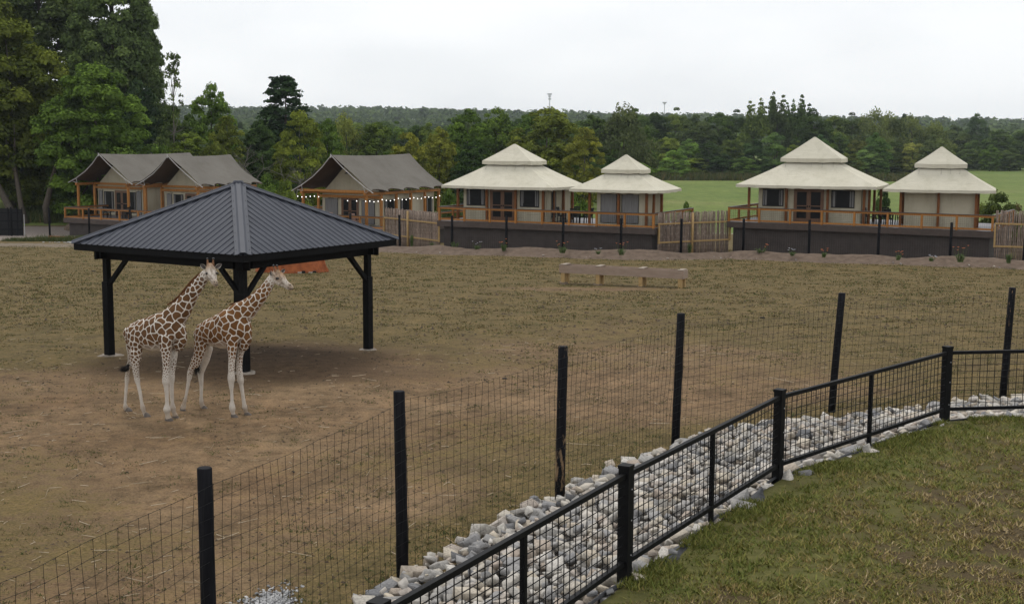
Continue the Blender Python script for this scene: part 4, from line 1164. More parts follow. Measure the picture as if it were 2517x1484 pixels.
g1['ears'] = [((560, 285), (462, 198), 46, -.24, -.25, (0.25, -1, -0.1)), ((765, 278), (880, 192), 46, -.24, -.22, (-0.1, -1, -0.1))]
g1['horns'] = [((607, 195), (596, 102), 20, -.25, -.24), ((708, 195), (714, 100), 20, -.25, -.24)]
g1['mane'] = [(690, 238, -.22), (645, 272, -.21), (600, 322, -.19), (555, 378, -.17), (505, 435, -.13), (460, 470, -.09), (420, 490, -.05)]
g1['neck_axis'] = [(700, 280, -.2)]
g1['mane_h'] = 0.045
g1['tail'] = [(190, 180, .42), (185, 330, .46), (205, 430, .47), (207, 520, .47), (188, 575, .45)]
g1['tuft'] = [(205, 560, .46), (185, 625, .44), (88, 632, .40)]
g2 = dict(depth=25.85, yaw=yaw, leg=LEG, head=HEAD, neck=BODY)
b0 = pg(530, 1024, 0); g2['base'] = (b0.x, 25.8, 0)
g2['chains'] = [
    ([(662, 722, .34, 50, cR), (695, 712, .30, 84, cR), (765, 702, .20, 114, cR), (850, 690, .08, 142, cB), (925, 668, -.04, 160, cB), (985, 684, -.14, 125, cB), (1028, 705, -.22, 76, cB), (1042, 712, -.25, 32, cR)], BODY, LAT, 0.78, 20),
    ([(930, 600, -.04, 100, cB), (985, 560, -.09, 94, cB), (1030, 530, -.12, 82, cN), (1078, 486, -.15, 68, cN), (1122, 440, -.18, 57, cN), (1165, 388, -.20, 49, cN2), (1198, 340, -.21, 42, cN2), (1222, 300, -.22, 38, cC)], BODY, (0.3, 1, 0), 0.80, 16),
    ([(1036, 652, -.23, 16, cR), (1050, 703, -.27, 24, cR), (1032, 756, -.22, 44, cR), (1004, 800, -.14, 52, cT)], BODY, LAT, 0.8, 10),
    # hind: near then far
    ([(688, 720, .22, 70, cR), (680, 785, .20, 62, cT), (668, 850, .20, 50, cT), (655, 905, .22, 42, cL), (638, 950, .26, 34, cL)], BODY, LAT, 0.62, 14),
    ([(1080, 490, .24, 52, cL), (1045, 580, .28, 43, cL), (1012, 668, .33, 40, cK), (1004, 720, .34, 36, cS), (992, 790, .34, 28, cS), (980, 860, .34, 24, cS), (962, 960, .33, 22, cS), (938, 1060, .31, 27, cF), (925, 1110, .30, 34, cF), (912, 1180, .30, 27, cF), (916, 1215, .30, 32, cF)], LEG, LAT, 0.8, 12),
    ([(1240, 340, .46, 80, cIn), (1215, 470, .50, 68, cIn), (1170, 590, .56, 60, cIn), (1150, 670, .58, 48, cS), (1155, 750, .58, 37, cS), (1160, 860, .57, 28, cS), (1158, 960, .56, 25, cS), (1162, 1060, .55, 31, cF), (1180, 1120, .54, 33, cF), (1192, 1165, .53, 34, cF)], LEG, LAT, 0.8, 12),
    ([(1560, 230, -.26, 105, cB), (1560, 340, -.29, 74, cT), (1560, 450, -.31, 53, cL), (1553, 550, -.32, 46, cK), (1550, 650, -.33, 44, cK), (1550, 745, -.34, 46, cS), (1550, 830, -.34, 35, cS), (1555, 920, -.34, 25, cS), (1560, 1020, -.34, 26, cS), (1562, 1125, -.34, 38, cS), (1575, 1200, -.35, 29, cF), (1588, 1255, -.36, 42, cF)], LEG, LAT, 0.85, 12),
    ([(1690, 230, .02, 70, cT), (1688, 340, -.02, 50, cIn), (1665, 450, -.05, 42, cL), (1655, 560, -.07, 42, cK), (1657, 660, -.08, 42, cK), (1670, 760, -.09, 42, cS), (1682, 840, -.09, 31, cS), (1700, 950, -.10, 26, cS), (1715, 1060, -.10, 28, cS), (1727, 1120, -.11, 33, cF), (1745, 1185, -.11, 28, cF), (1762, 1225, -.12, 38, cF)], LEG, LAT, 0.85, 12),
    # head in three quarter profile
    ([(1895, 400, -.22, 62, cH, 0.9), (1945, 425, -.24, 92, cHb, 0.85), (2015, 478, -.26, 92, cHb, 0.9), (2090, 540, -.29, 68, cH, 0.95), (2165, 600, -.31, 53, cH, 1.0), (2225, 640, -.33, 49, cM, 0.95), (2258, 660, -.34, 36, cM, 0.85)], HEAD, (0.25, 1, 0), 0.85, 16),
    ([(1905, 500, -.24, 80, cC), (1985, 560, -.27, 55, cC), (2080, 620, -.29, 36, cH), (2180, 680, -.32, 26, cH), (2240, 705, -.33, 18, cM)], HEAD, (0.25, 1, 0), 0.8, 12),
    ([(1850, 470, -.22, 72, cC), (1905, 455, -.23, 78, cH)], HEAD, (0, 1, 0), 0.85, 12),
    ([(1915, 345, -.23, 42, cHt), (1990, 365, -.22, 50, cHt), (2065, 430, -.24, 42, cHt), (2120, 500, -.27, 34, cHb)], HEAD, (0.25, 1, 0), 1.0, 10),
]
g2['hooves'] = [(918, 1222, .30, 78, 36, 1), (1196, 1180, .53, 86, 32, 1), (1590, 1278, -.36, 100, 42, 1), (1764, 1242, -.12, 100, 34, 1)]
g2['eyes'] = [(1968, 482, -.335, 29), (2092, 440, -.20, 20)]
g2['mouth'] = [(2165, 664, -.365), (2215, 684, -.375), (2255, 694, -.37), (2276, 688, -.355)]
g2['nostrils'] = [(2222, 606, -.385, 14)]
g2['ears'] = [((1872, 455), (1842, 325), 34, -.27, -.26, (-0.75, -0.7, 0.0)), ((2045, 365), (2116, 296), 36, -.16, -.12, (0.3, -1, 0))]
g2['horns'] = [((1925, 335), (1893, 240), 22, -.25, -.25), ((1985, 330), (1962, 240), 22, -.17, -.17)]
g2['mane'] = [(1208, 268, -.2), (1172, 315, -.19), (1120, 372, -.16), (1060, 425, -.13), (1000, 462, -.09), (940, 478, -.05), (900, 486, -.02)]
g2['neck_axis'] = [(1200, 300, -.2)]
g2['mane_h'] = 0.03
g2['tail'] = [(1080, 250, .46), (1110, 380, .44), (1135, 480, .42), (1120, 540, .42)]
g2['tuft'] = [(1128, 520, .42), (1092, 600, .42), (1092, 700, .42)]
giraffe(g1, 'patched giraffe on the left, head held high and turned towards the camera', seed=3)
giraffe(g2, 'redder brown giraffe on the right, head in profile beside the shelter post', brown=(0.125, 0.055, 0.018), brown2=(0.215, 0.099, 0.034), seed=8)

# ------------------------------------------------------------------ decks, tents
def deck(label, px, py, Y, zf, yaw, length, depth, nb, nside=4, anchor='left', right_side=True, ground_drop=2.1):
    """deck with its front edge starting at the given photo point; local x runs right along the front, y back"""
    p = at(px, py, Y); e = Vector((math.cos(yaw), -math.sin(yaw), 0))
    o = Vector((p.x, p.y, zf))
    if anchor == 'right': o = o - e * length
    t = thing('deck', label, 'deck', o, -yaw, 'raised decks under the tents')
    MB().box(0, length, 0.02, depth, -0.06, -0.004).build('deck_floor', M['deck_floor'], t)
    MB().box(-0.06, length + 0.06, -0.06, -0.03, -0.38, 0.0).build('fascia', M['deck_brown'], t)
    MB().box(-0.06, -0.03, -0.03, depth, -0.38, 0.0).build('fascia', M['deck_brown'], t)
    MB().box(length + 0.03, length + 0.06, -0.03, depth, -0.38, 0.0).build('fascia', M['deck_brown'], t)
    bot = -ground_drop - 0.5
    mb = MB(); w = 0.145; x = 0.30
    while x < length - 0.25:
        x2 = min(x + w - 0.012, length - 0.22); d = rng.uniform(0, 0.006)
        mb.box(x, x2, 0.25 - d, 0.275 - d, bot, -0.36); x += w
    y = 0.29
    while y < depth:
        for xx in (0.30, length - 0.25): mb.box(xx - 0.02, xx + 0.01, y, y + w - 0.012, bot, -0.36)
        y += w
    mb.box(0.33, length - 0.27, 0.285, 0.31, bot, -0.37)
    mb.build('skirting', M['skirt'], t, kind='stuff')
    def run(a, bq, n, skip_first=False):
        a, bq = Vector(a), Vector(bq); d = (bq - a); ln = d.length; d.normalize(); nn = Vector((d.y, -d.x, 0))
        for k in range(n + 1):
            if skip_first and k == 0: continue
            q = a + d * ln * k / n
            MB().bar(q + Vector((0, 0, -0.10)), q + Vector((0, 0, 0.90)), 0.125, 0.125, d).build('railing_post', M['cedar'], t)
        MB().bar(a - d * 0.06 + Vector((0, 0, 0.925)), bq + d * 0.06 + Vector((0, 0, 0.925)), 0.15, 0.035).build('cap_board', M['cap_board'], t)
        for k in range(n):
            q0 = a + d * (ln * k / n + 0.063); q1 = a + d * (ln * (k + 1) / n - 0.063); z_ = Vector((0, 0, 1))
            MB().bar(q0 + z_ * 0.85, q1 + z_ * 0.84, 0.045, 0.125).build('top_rail', M['cedar'], t)
            MB().bar(q0 + z_ * 0.10, q1 + z_ * 0.10, 0.045, 0.105).build('bottom_rail', M['cedar'], t)
            mb = MB(); L = (q1 - q0).length; nv = int(L / 0.12)
            for j in range(1, nv):
                c = q0.lerp(q1, j / nv); mb.bar(c + z_ * 0.14, c + z_ * 0.81, 0.005, 0.005, d)
            for j in range(1, 6): mb.bar(q0 + z_ * (0.14 + 0.67 * j / 6) + nn * 0.005, q1 + z_ * (0.14 + 0.67 * j / 6) + nn * 0.005, 0.005, 0.005)
            mb.build('wire_panel', M['black_metal'], t)
    run((0.06, 0.06, 0), (length - 0.06, 0.06, 0), nb)
    run((0.06, 0.06, 0), (0.06, depth - 0.06, 0), nside, True)
    if right_side: run((length - 0.06, 0.06, 0), (length - 0.06, depth - 0.06, 0), nside, True)
    return t, o, e, Vector((math.sin(yaw), math.cos(yaw), 0))

def canvas_sides(mb, W, D, z0, z1, w1, d1, sag, hem, n=22, m=9, wr=0.012):
    """four canvas slopes from a big rectangle up to a small one, a crisp hip between them and a turned-down hem"""
    def corner(i, u):
        hw = W / 2 * (1 - u) + w1 / 2 * u; hd = D / 2 * (1 - u) + d1 / 2 * u
        return [(-hw, -hd), (hw, -hd), (hw, hd), (-hw, hd)][i % 4]
    for i in range(4):
        rows = []
        for k in range(m + 1):
            u = k / m; a, b_ = corner(i, u), corner(i + 1, u); r = []
            for j in range(n + 1):
                ff = j / n; x = a[0] + (b_[0] - a[0]) * ff; y = a[1] + (b_[1] - a[1]) * ff
                z = z0 + (z1 - z0) * u - sag * math.sin(math.pi * u) * (0.5 + 0.5 * math.sin(math.pi * ff))
                z += wr * 2.2 * mnoise.noise((x * 1.1, y * 1.1, z * 2 + W)) * math.sin(math.pi * ff) ** 0.5 * (1 if k else 0.5)
                z += 0.035 * math.sin(math.pi * ff) ** 0.4 * 0 - (0.03 * math.sin(math.pi * ff) if k == 0 else 0)
                r.append((x, y, z))
            rows.append(r)
        mb.grid(rows)
        low = [(x * 1.003, y * 1.003, z - hem + 0.012 * math.sin(x * 6 + y * 5) + 0.014 * mnoise.noise((x * 3, y * 3, 2))) for x, y, z in rows[0]]
        mb.grid([low, [(x * 1.004, y * 1.004, z - 0.004) for x, y, z in rows[0]]])
def hip_tent(label, origin, yaw, W, D, eave, capz, apex, capw, walls, front_posts, side_posts, wall_x, wall_y, cat='tent', h_wall=None, side_items=()):
    t = thing('canvas_tent', label, 'tent', origin, -yaw, 'cream two-tier canvas tents')
    hem = 0.17
    capd = capw * D / W
    mb = MB(); canvas_sides(mb, W, D, eave + hem, capz - 0.03, capw * 0.82, capd * 0.82, 0.07, hem)
    mb.build('roof', M['cream_canvas'], t, smooth=True)
    mb = MB(); canvas_sides(mb, capw * 1.02, capd * 1.02, capz + 0.22, apex, 0.10, 0.10, 0.05, 0.24, 16, 7)
    mb.box(-0.05, 0.05, -0.05, 0.05, apex - 0.02, apex + 0.005)
    mb.build('upper_roof', M['cream_canvas'], t, smooth=True)
    MB().box(-capw * 0.39, capw * 0.39, -capd * 0.39, capd * 0.39, capz - 0.25, capz + 0.16).build('roof_collar', M['brown_lining'], t)
    MB().box(-W / 2 + 0.15, W / 2 - 0.15, -D / 2 + 0.15, D / 2 - 0.15, eave + hem - 0.02, eave + hem + 0.0).build('roof_lining', M['brown_lining'], t)
    # guy cords hanging from the upper roof
    for (cx, cl) in ((-capw * 0.42, 0.35), (0.05, 0.4), (capw * 0.2, 0.3), (capw * 0.38, 0.4)):
        MB().tube([(cx, -capd / 2 - 0.01, capz - 0.05), (cx + 0.02, -capd / 2 - 0.10, capz - 0.05 - cl * 0.5), (cx, -capd / 2 - 0.2, capz - 0.05 - cl)], 0.006, 5).build('guy_cord', M['curtain'], t)
    x0, x1 = wall_x; y0, y1 = wall_y; hw = eave + 0.16
    # canvas walls as boards of cloth
    mb = MB(); nseg = 40
    def cloth(a, b_):
        rows = []
        for z in np.linspace(0.03, hw, 6):
            rows.append([(a[0] + (b_[0] - a[0]) * u - 0, a[1] + (b_[1] - a[1]) * u, z) for u in np.linspace(0, 1, nseg)])
        d = Vector((b_[0] - a[0], b_[1] - a[1], 0)).normalized(); nn = Vector((d.y, -d.x, 0))
        rows = [[Vector(p) + nn * 0.025 * mnoise.noise((p[0] * 2.3, p[1] * 2.3, p[2] * 0.6 + W)) for p in r] for r in rows]
        mb.grid(rows)
    cloth((x0, y0), (x1, y0)); cloth((x1, y0), (x1, y1)); cloth((x0, y1), (x0, y0)); cloth((x1, y1), (x0, y1))
    mb.build('canvas_wall', M['wall_canvas'], t, smooth=True)
    for x, y in front_posts + side_posts:
        MB().cbox(x, y, eave / 2 + 0.08, 0.15, 0.15, eave + 0.16).build('post', M['cedar_dark'], t)
    for it in walls: wall_item(t, it, y0)
    for it in side_items: wall_item(t, it, x1, side=True)
    return t
def wall_item(t, it, y, side=False):
    kind, xa, xb, za, zb = it[:5]
    def bx(mb, a, b_, d0, d1, z0, z1):
        if side: mb.box(y - d1, y - d0, a, b_, z0, z1)       # d measured outwards (negative = outside)
        else: mb.box(a, b_, y + d0, y + d1, z0, z1)
        return mb
    if kind == 'window':
        mb = MB()
        bx(mb, xa, xb, -0.055, -0.03, za, za + 0.05); bx(mb, xa, xb, -0.055, -0.03, zb - 0.05, zb); bx(mb, xa, xa + 0.05, -0.055, -0.03, za + 0.05, zb - 0.05); bx(mb, xb - 0.05, xb, -0.055, -0.03, za + 0.05, zb - 0.05)
        fr = mb.build('window', M['black_plastic'], t)
        bx(MB(), xa + 0.05, xb - 0.05, -0.045, -0.035, za + 0.05, zb - 0.05).build('pane', M['glass'], fr)
        w = xb - xa
        for a, b_ in ((xa + 0.05, xa + 0.05 + w * 0.17), (xb - 0.05 - w * 0.17, xb - 0.05)):
            curtain(t, a, b_, y, za + 0.06, zb - 0.06, side, fr)
    elif kind == 'curtain':
        mb = MB()
        bx(mb, xa, xb, -0.055, -0.03, za, za + 0.03); bx(mb, xa, xb, -0.055, -0.03, zb - 0.03, zb); bx(mb, xa, xa + 0.03, -0.055, -0.03, za + 0.03, zb - 0.03); bx(mb, xb - 0.03, xb, -0.055, -0.03, za + 0.03, zb - 0.03)
        fr = mb.build('window', M['black_plastic'], t)
        curtain(t, xa + 0.03, xb - 0.03, y, za + 0.03, zb - 0.03, side, fr)
        # rolled-up flap above
        if side: a, b_ = (y + 0.07, xa - 0.05, zb + 0.05), (y + 0.07, xb + 0.05, zb + 0.05)
        else: a, b_ = (xa - 0.05, y - 0.07, zb + 0.05), (xb + 0.05, y - 0.07, zb + 0.05)
        MB().tube([Vector(a).lerp(Vector(b_), u) + Vector((0, 0, -0.03 * math.sin(u * 9.4))) for u in np.linspace(0, 1, 9)], 0.055, 8).build('rolled_flap', M['wall_canvas'], t, smooth=True)
    elif kind == 'door':
        mb = MB(); w = (xb - xa)
        bx(mb, xa - 0.06, xa, -0.06, -0.02, za, zb + 0.06); bx(mb, xb, xb + 0.06, -0.06, -0.02, za, zb + 0.06); bx(mb, xa, xb, -0.06, -0.02, zb, zb + 0.06)
        mb.build('door_frame', M['door_wood'], t)
        for s in (0, 1):
            a = xa + 0.004 + s * w / 2; b_ = xa - 0.004 + (s + 1) * w / 2; st = 0.13
            mb = MB(); bx(mb, a, a + st, -0.05, -0.025, za, zb); bx(mb, b_ - st, b_, -0.05, -0.025, za, zb); bx(mb, a + st, b_ - st, -0.05, -0.025, za, za + 0.25); bx(mb, a + st, b_ - st, -0.05, -0.025, zb - 0.14, zb); bx(mb, a + st, b_ - st, -0.048, -0.027, za + 1.0, za + 1.06)
            dr = mb.build('door', M['door_wood'], t)
            bx(MB(), a + st, b_ - st, -0.042, -0.03, za + 0.25, zb - 0.14).build('pane', M['glass'], dr)
            hx = b_ - st / 2 if s == 0 else a + st / 2
            bx(MB(), hx - 0.03, hx + 0.03, -0.1, -0.052, za + 0.95, za + 1.05).build('handle', M['black_metal'], dr)
def curtain(t, a, b_, y, za, zb, side, parent):
    rows = []; n = max(8, int((b_ - a) / 0.035))
    for z in (za, (za + zb) / 2, zb):
        r = []
        for j in range(n + 1):
            x = a + (b_ - a) * j / n; off = 0.052 + 0.014 * math.sin(x * 38 + z * 0.4) + 0.006 * math.sin(x * 91)
            r.append((y + off, x, z) if side else (x, y - off, z))
        rows.append(r)
    MB().grid(rows).build('curtain', M['curtain'], parent, smooth=True)

def chair(label, loc, rotz, m, group, kind='dining'):
    t = thing('deck_chair', label, 'chair', loc, rotz, group)
    MB().cbox(0, 0, 0.43, 0.46, 0.46, 0.04).build('seat', m, t)
    mb = MB()
    for j in range(5): mb.bar((-0.19 + j * 0.095, 0.22, 0.46), (-0.19 + j * 0.095, 0.30, 0.98), 0.06, 0.02, (0, 1, 0))
    mb.bar((-0.23, 0.30, 0.98), (0.23, 0.30, 0.98), 0.03, 0.06); mb.build('backrest', m, t)
    for sx in (-1, 1):
        for sy in (-1, 1): MB().bar((sx * 0.21, sy * 0.21, 0), (sx * 0.21, sy * 0.2, 0.64 if sy < 0 else 0.46), 0.045, 0.045, (0, 1, 0)).build('leg', m, t)
        MB().box(sx * 0.23 - 0.03, sx * 0.23 + 0.03, -0.24, 0.25, 0.64, 0.665).build('armrest', m, t)
    return t
def table(label, loc, rotz, m):
    t = thing('deck_table', label, 'table', loc, rotz, 'deck tables')
    mb = MB().cbox(0, 0, 0.73, 1.25, 0.85, 0.04)
    mb.build('tabletop', m, t)
    for sx in (-1, 1):
        for sy in (-1, 1): MB().bar((sx * 0.5, sy * 0.34, 0), (sx * 0.54, sy * 0.36, 0.71), 0.06, 0.06, (0, 1, 0)).build('leg', m, t)
    return t

# --- third deck: cream tents
tC, oC, eC, bC = deck('long brown deck under the middle pair of cream canvas tents', 1076.8, 538.7, 87.7, -0.05, R(26.5), 15.4, 7.6, 8)
def loc3(o, e, b_, x, y, z=0): return o + e * x + b_ * y + Vector((0, 0, z))
cT1 = at(1345, 471, 84.3)
hip_tent('wide cream two-tier tent on the middle deck, double doors between two windows', loc3(oC, eC, bC, 4.05, 3.35), R(26), 8.15, 5.7, 2.18, 3.78, 5.12, 3.55,
         [('window', -2.65, -1.25, 1.0, 2.12), ('door', -0.80, 0.92, 0.04, 2.10), ('window', 1.35, 2.75, 1.0, 2.12)],
         [(-3.25, -2.05), (-1.05, -2.05), (1.08, -2.05), (3.1, -2.05)], [(3.35, -0.9), (3.4, 0.6), (-3.3, 0.8), (-3.3, 2.3), (3.35, 2.2)], (-2.9, 3.3), (-1.9, 2.0), side_items=[('window', -1.2, -0.5, 0.3, 2.0)])
hip_tent('small cream two-tier tent on the middle deck with two grey curtained openings', loc3(oC, eC, bC, 12.4, 2.75), R(26), 6.05, 4.4, 2.15, 3.35, 4.5, 2.6,
         [('curtain', -1.22, -0.12, 0.15, 2.02), ('curtain', 0.22, 1.38, 0.15, 2.02)],
         [(-1.95, -1.35), (0.05, -1.35), (1.95, -1.35)], [(2.05, -0.3), (2.05, 1.2), (-2.05, 1.3)], (-1.5, 1.98), (-1.22, 1.5))
# --- fourth deck
tD, oD, eD, bD = deck('long brown deck under the right-hand pair of cream canvas tents', 1788, 540.2, 84.0, 0.22, R(29.5), 16.3, 7.6, 8)
hip_tent('largest cream two-tier tent, on the right deck, with double doors and two windows', loc3(oD, eD, bD, 4.5, 3.5), R(23), 8.75, 6.0, 2.22, 3.85, 5.42, 3.75,
         [('window', -2.85, -1.5, 1.0, 2.1), ('door', -0.78, 0.98, 0.04, 2.10), ('window', 1.5, 2.95, 1.0, 2.1)],
         [(-3.7, -2.15), (-1.3, -2.15), (1.3, -2.15), (3.55, -2.15)], [(3.75, -1.3), (3.75, 1.0), (-3.7, 1.6), (4.0, 2.2)], (-3.12, 3.35), (-2.0, 2.1))
hip_tent('small cream two-tier tent at the far right with plain closed canvas walls', loc3(oD, eD, bD, 12.6, 2.9), R(20), 6.45, 4.4, 2.15, 3.62, 4.86, 2.95,
         [], [(-2.2, -1.5), (0.0, -1.5), (2.15, -1.5)], [(2.25, -0.4), (2.25, 1.2), (-2.2, 1.2)], (-2.0, 2.1), (-1.38, 1.6))

# --- gabled grey tents
def gable_tent(t, x0, W, L, ridge, eave, setback=2.3, npost=5, left_open=True, pole=True, plain=False):
    """canvas gable whose ridge runs back from (x0, 0); parts are added to tent t"""
    hw = W / 2; nu, nsr = 30, 10
    def surf(s, off=0.0, inset=0.0):
        rows = []
        for i in range(nu + 1):
            u = i / nu; y = u * L + inset * (1 - 2 * u)
            r = []
            for j in range(nsr + 1):
                v_ = j / nsr
                x = s * hw * v_; z = ridge + (eave - ridge) * v_ - 0.13 * math.sin(math.pi * v_) * (0.6 + 0.4 * math.sin(math.pi * u))
                z += -0.10 * math.sin(math.pi * u) * (1 - v_)
                sc_ = abs(math.sin(math.pi * u * npost)) ** 0.7
                if v_ > 0.7: k = (v_ - 0.7) / 0.3; x -= s * 0.42 * sc_ * k; z += 0.18 * sc_ * k
                yy = y + (0.55 * math.sin(math.pi * v_) if i == 0 else 0) * 0.5 - (0.3 * math.sin(math.pi * v_) if i == nu else 0)
                r.append((x0 + x, yy, z + off + 0.01 * mnoise.noise((x * 1.5, y * 1.5, 0))))
            rows.append(r)
        return rows
    mb = MB(); mb.grid(surf(1)); mb.grid([r[::-1] for r in surf(-1)])
    mb.build('canvas_roof', M['grey_canvas'], t, smooth=True)
    mb = MB(); mb.grid([r[::-1] for r in surf(1, -0.07, 0.1)]); mb.grid(surf(-1, -0.07, 0.1))
    mb.build('roof_lining', M['brown_lining'], t, smooth=True)
    for s in (-1, 1):
        for v0, v1 in ((0.0, 1.04),):
            a = Vector((x0, 0.02, ridge - 0.05)); b_ = Vector((x0 + s * hw * 1.03, 0.02, eave - 0.08))
            mid = a.lerp(b_, 0.5) + Vector((0, 0.18, -0.26)); 
            MB().tube([a, a.lerp(b_, 0.25) + Vector((0, 0.12, -0.20)), mid, a.lerp(b_, 0.78) + Vector((0, 0.1, -0.17)), b_], 0.03, 6).build('edge_pole', M['pole'], t)
        c = Vector((x0 + s * hw * 0.78, 0.08, eave + (ridge - eave) * 0.22 - 0.2)); 
        MB().tube([c, (x0 + s * hw * 0.80, 0.3, eave - 0.25)], 0.025, 5).tube([(x0 + s * hw * 0.9, 0.08, eave + 0.05), (x0 + s * hw * 0.80, 0.3, eave - 0.1)], 0.02, 5).build('strut', M['pole'], t)
    MB().tube([(x0, -0.02, ridge - 0.22), (x0, -0.02, ridge + 0.06)], 0.04, 6).build('ridge_pin', M['pole'], t)
    # timber frame
    bw = hw * 0.80; zt = eave - 0.28
    for s in (-1, 1):
        ys_ = [0.35] + list(np.linspace(setback - 0.1, L - 0.3, npost))
        for y in ys_:
            MB().cbox(x0 + s * bw, y, zt / 2, 0.17, 0.17, zt).build('post', M['cedar'], t)
        MB().box(x0 + s * bw - 0.09, x0 + s * bw + 0.09, 0.1, L - 0.15, zt + 0.003, zt + 0.2).build('beam', M['cedar'], t)
    MB().box(x0 - bw - 0.25, x0 + bw + 0.25, 0.26, 0.44, zt + 0.203, zt + 0.36).build('beam', M['cedar'], t) if plain else None
    MB().box(x0 - bw + 0.09, x0 + bw - 0.09, setback - 0.19, setback - 0.01, zt - 0.32, zt - 0.12).build('beam', M['cedar'], t)
    MB().box(x0 - bw + 0.09, x0 + bw - 0.09, setback - 0.17, setback - 0.02, zt + 0.01, zt + 0.19).build('beam', M['cedar'], t)
    # canvas room: front, gable triangle, sides
    rw = hw * 0.72; y0, y1 = setback, L - 0.5
    mb = MB()
    mb.grid([[(x0 - rw, y0, 0.03), (x0, y0, 0.03), (x0 + rw, y0, 0.03)], [(x0 - rw, y0, zt), (x0, y0, zt), (x0 + rw, y0, zt)], [(x0 - rw * 0.5, y0 + 0.02, zt + (ridge - zt) * 0.42), (x0, y0 + 0.02, zt + (ridge - zt) * 0.42), (x0 + rw * 0.5, y0 + 0.02, zt + (ridge - zt) * 0.42)], [(x0 - 0.05, y0 + 0.03, ridge - 0.42), (x0, y0 + 0.03, ridge - 0.42), (x0 + 0.05, y0 + 0.03, ridge - 0.42)]])
    for s in (1, -1):
        r = []
        for z in np.linspace(0.03, zt + 0.1, 5):
            r.append([(x0 + s * (rw + 0.02 * mnoise.noise((y * 2.2, z, s))), y, z) for y in np.linspace(y0, y1, 30)])
        if s < 0: r = [q[::-1] for q in r]
        mb.grid(r)
    mb.grid([[(x0 + rw, y1, 0), (x0 - rw, y1, 0)], [(x0 + rw, y1, zt), (x0 - rw, y1, zt)]])
    mb.build('canvas_wall', M['wall_canvas'], t)
    return dict(rw=rw, y0=y0, y1=y1, zt=zt, bw=bw)
# second tent (single gable)
yB = R(30)
tBd, oB, eB, bB = deck('brown deck under the single grey gabled tent', 944, 556.5, 94.2, -1.17, yB, 13.0, 12.5, 6, 5, 'right')
apB = at(813, 381, 97.2)
tB = thing('safari_tent', 'grey gabled safari tent hung with string lights, beside the stick screen', 'tent', (apB.x, apB.y, -1.17), -yB, 'grey gabled safari tents')
q = gable_tent(tB, 0, 7.4, 10.3, apB.z + 1.17, 2.66, plain=True)
for it in [('curtain', -2.35, -1.15, 0.4, 2.0), ('door', -0.75, 0.75, 0.04, 2.05), ('curtain', 1.1, 2.3, 0.1, 1.95)]: wall_item(tB, it, q['y0'])
for a_, b__ in ((3.0, 4.5), (5.1, 6.6), (8.6, 9.5)): wall_item(tB, ('window', a_, b__, 0.75, 1.95), q['rw'], side=True)
MB().tube([(0.2, 1.7, apB.z + 1.17 - 0.75), (0.2, 1.7, apB.z + 1.17 - 1.35)], 0.012, 5).tube([(0.2, 1.7, apB.z + 1.17 - 1.3), (0.2, 1.7, apB.z + 1.17 - 1.42)], [0.05, 0.24], 10).build('pendant_lamp', M['black_metal'], tB)
# first tent (double gable)
tAd, oA, eA, bA = deck('brown deck under the double grey gabled tent on the left', 158, 533, 111.0, -1.5, yB, 19.5, 13.0, 9, 5)
apA = at(242, 378, 112.5)
tA = thing('safari_tent', 'double grey gabled safari tent on the far left deck', 'tent', (apA.x, apA.y, -1.5), -yB, 'grey gabled safari tents')
q1 = gable_tent(tA, 0, 7.6, 11.0, apA.z + 1.5, 2.95)
for it in [('curtain', -2.6, -2.1, 0.05, 2.2), ('window', -1.95, -0.75, 0.3, 2.1), ('door', -0.55, 1.0, 0.04, 2.15), ('window', 1.15, 1.9, 0.3, 2.1), ('curtain', 2.0, 2.6, 0.05, 2.2)]: wall_item(tA, it, q1['y0'])
q2 = gable_tent(tA, 8.05, 7.4, 7.6, apA.z + 1.5 - 0.05, 2.9)
for it in [('curtain', 5.6, 6.2, 0.05, 2.1), ('window', 6.4, 7.5, 0.2, 2.05), ('door', 7.8, 9.3, 0.04, 2.1)]: wall_item(tA, it, q2['y0'])

# string of lit bulbs under the eave of the single gable
def bulbs():
    m, n, l, b = nmat('lit_bulb'); b.inputs['Base Color'].default_value = (1, 0.97, 0.9, 1)
    b.inputs['Emission Color'].default_value = (1, 0.96, 0.88, 1); b.inputs['Emission Strength'].default_value = 2.2
    t = thing('string_lights', 'string of small lit bulbs hanging under the eave of the single grey tent', 'string lights', (apB.x, apB.y, -1.17), -yB)
    pts = []
    hw = 3.7
    for x in np.linspace(-3.2, -1.2, 6): pts.append(Vector((x, 0.0, 2.18 - 0.05 * math.sin((x + 3.2) * 3))))
    for x in np.linspace(1.5, 3.15, 3): pts.append(Vector((x, 0.0, 1.98)))
    for i in range(19):
        y = 0.3 + i * 0.52; pts.append(Vector((3.3, y, 2.05 - 0.14 * abs(math.sin(y * math.pi / 1.95)))))
    mb = MB(); mb.tube([p + Vector((0, 0, 0.05)) for p in pts[:6]], 0.008, 4); mb.tube([p + Vector((0, 0, 0.05)) for p in pts[6:]], 0.008, 4)
    mb.build('cable', M['black_plastic'], t)
    rows = [[(math.cos(a_) * math.sin(p) * 0.034, math.sin(a_) * math.sin(p) * 0.034, math.cos(p) * 0.042) for a_ in np.linspace(0, 2 * math.pi, 9)] for p in np.linspace(0.05, math.pi - 0.05, 6)]
    me = MB().grid(rows).mesh('bulb', m, True)
    for p in pts: link('bulb', me, t, p)
bulbs()

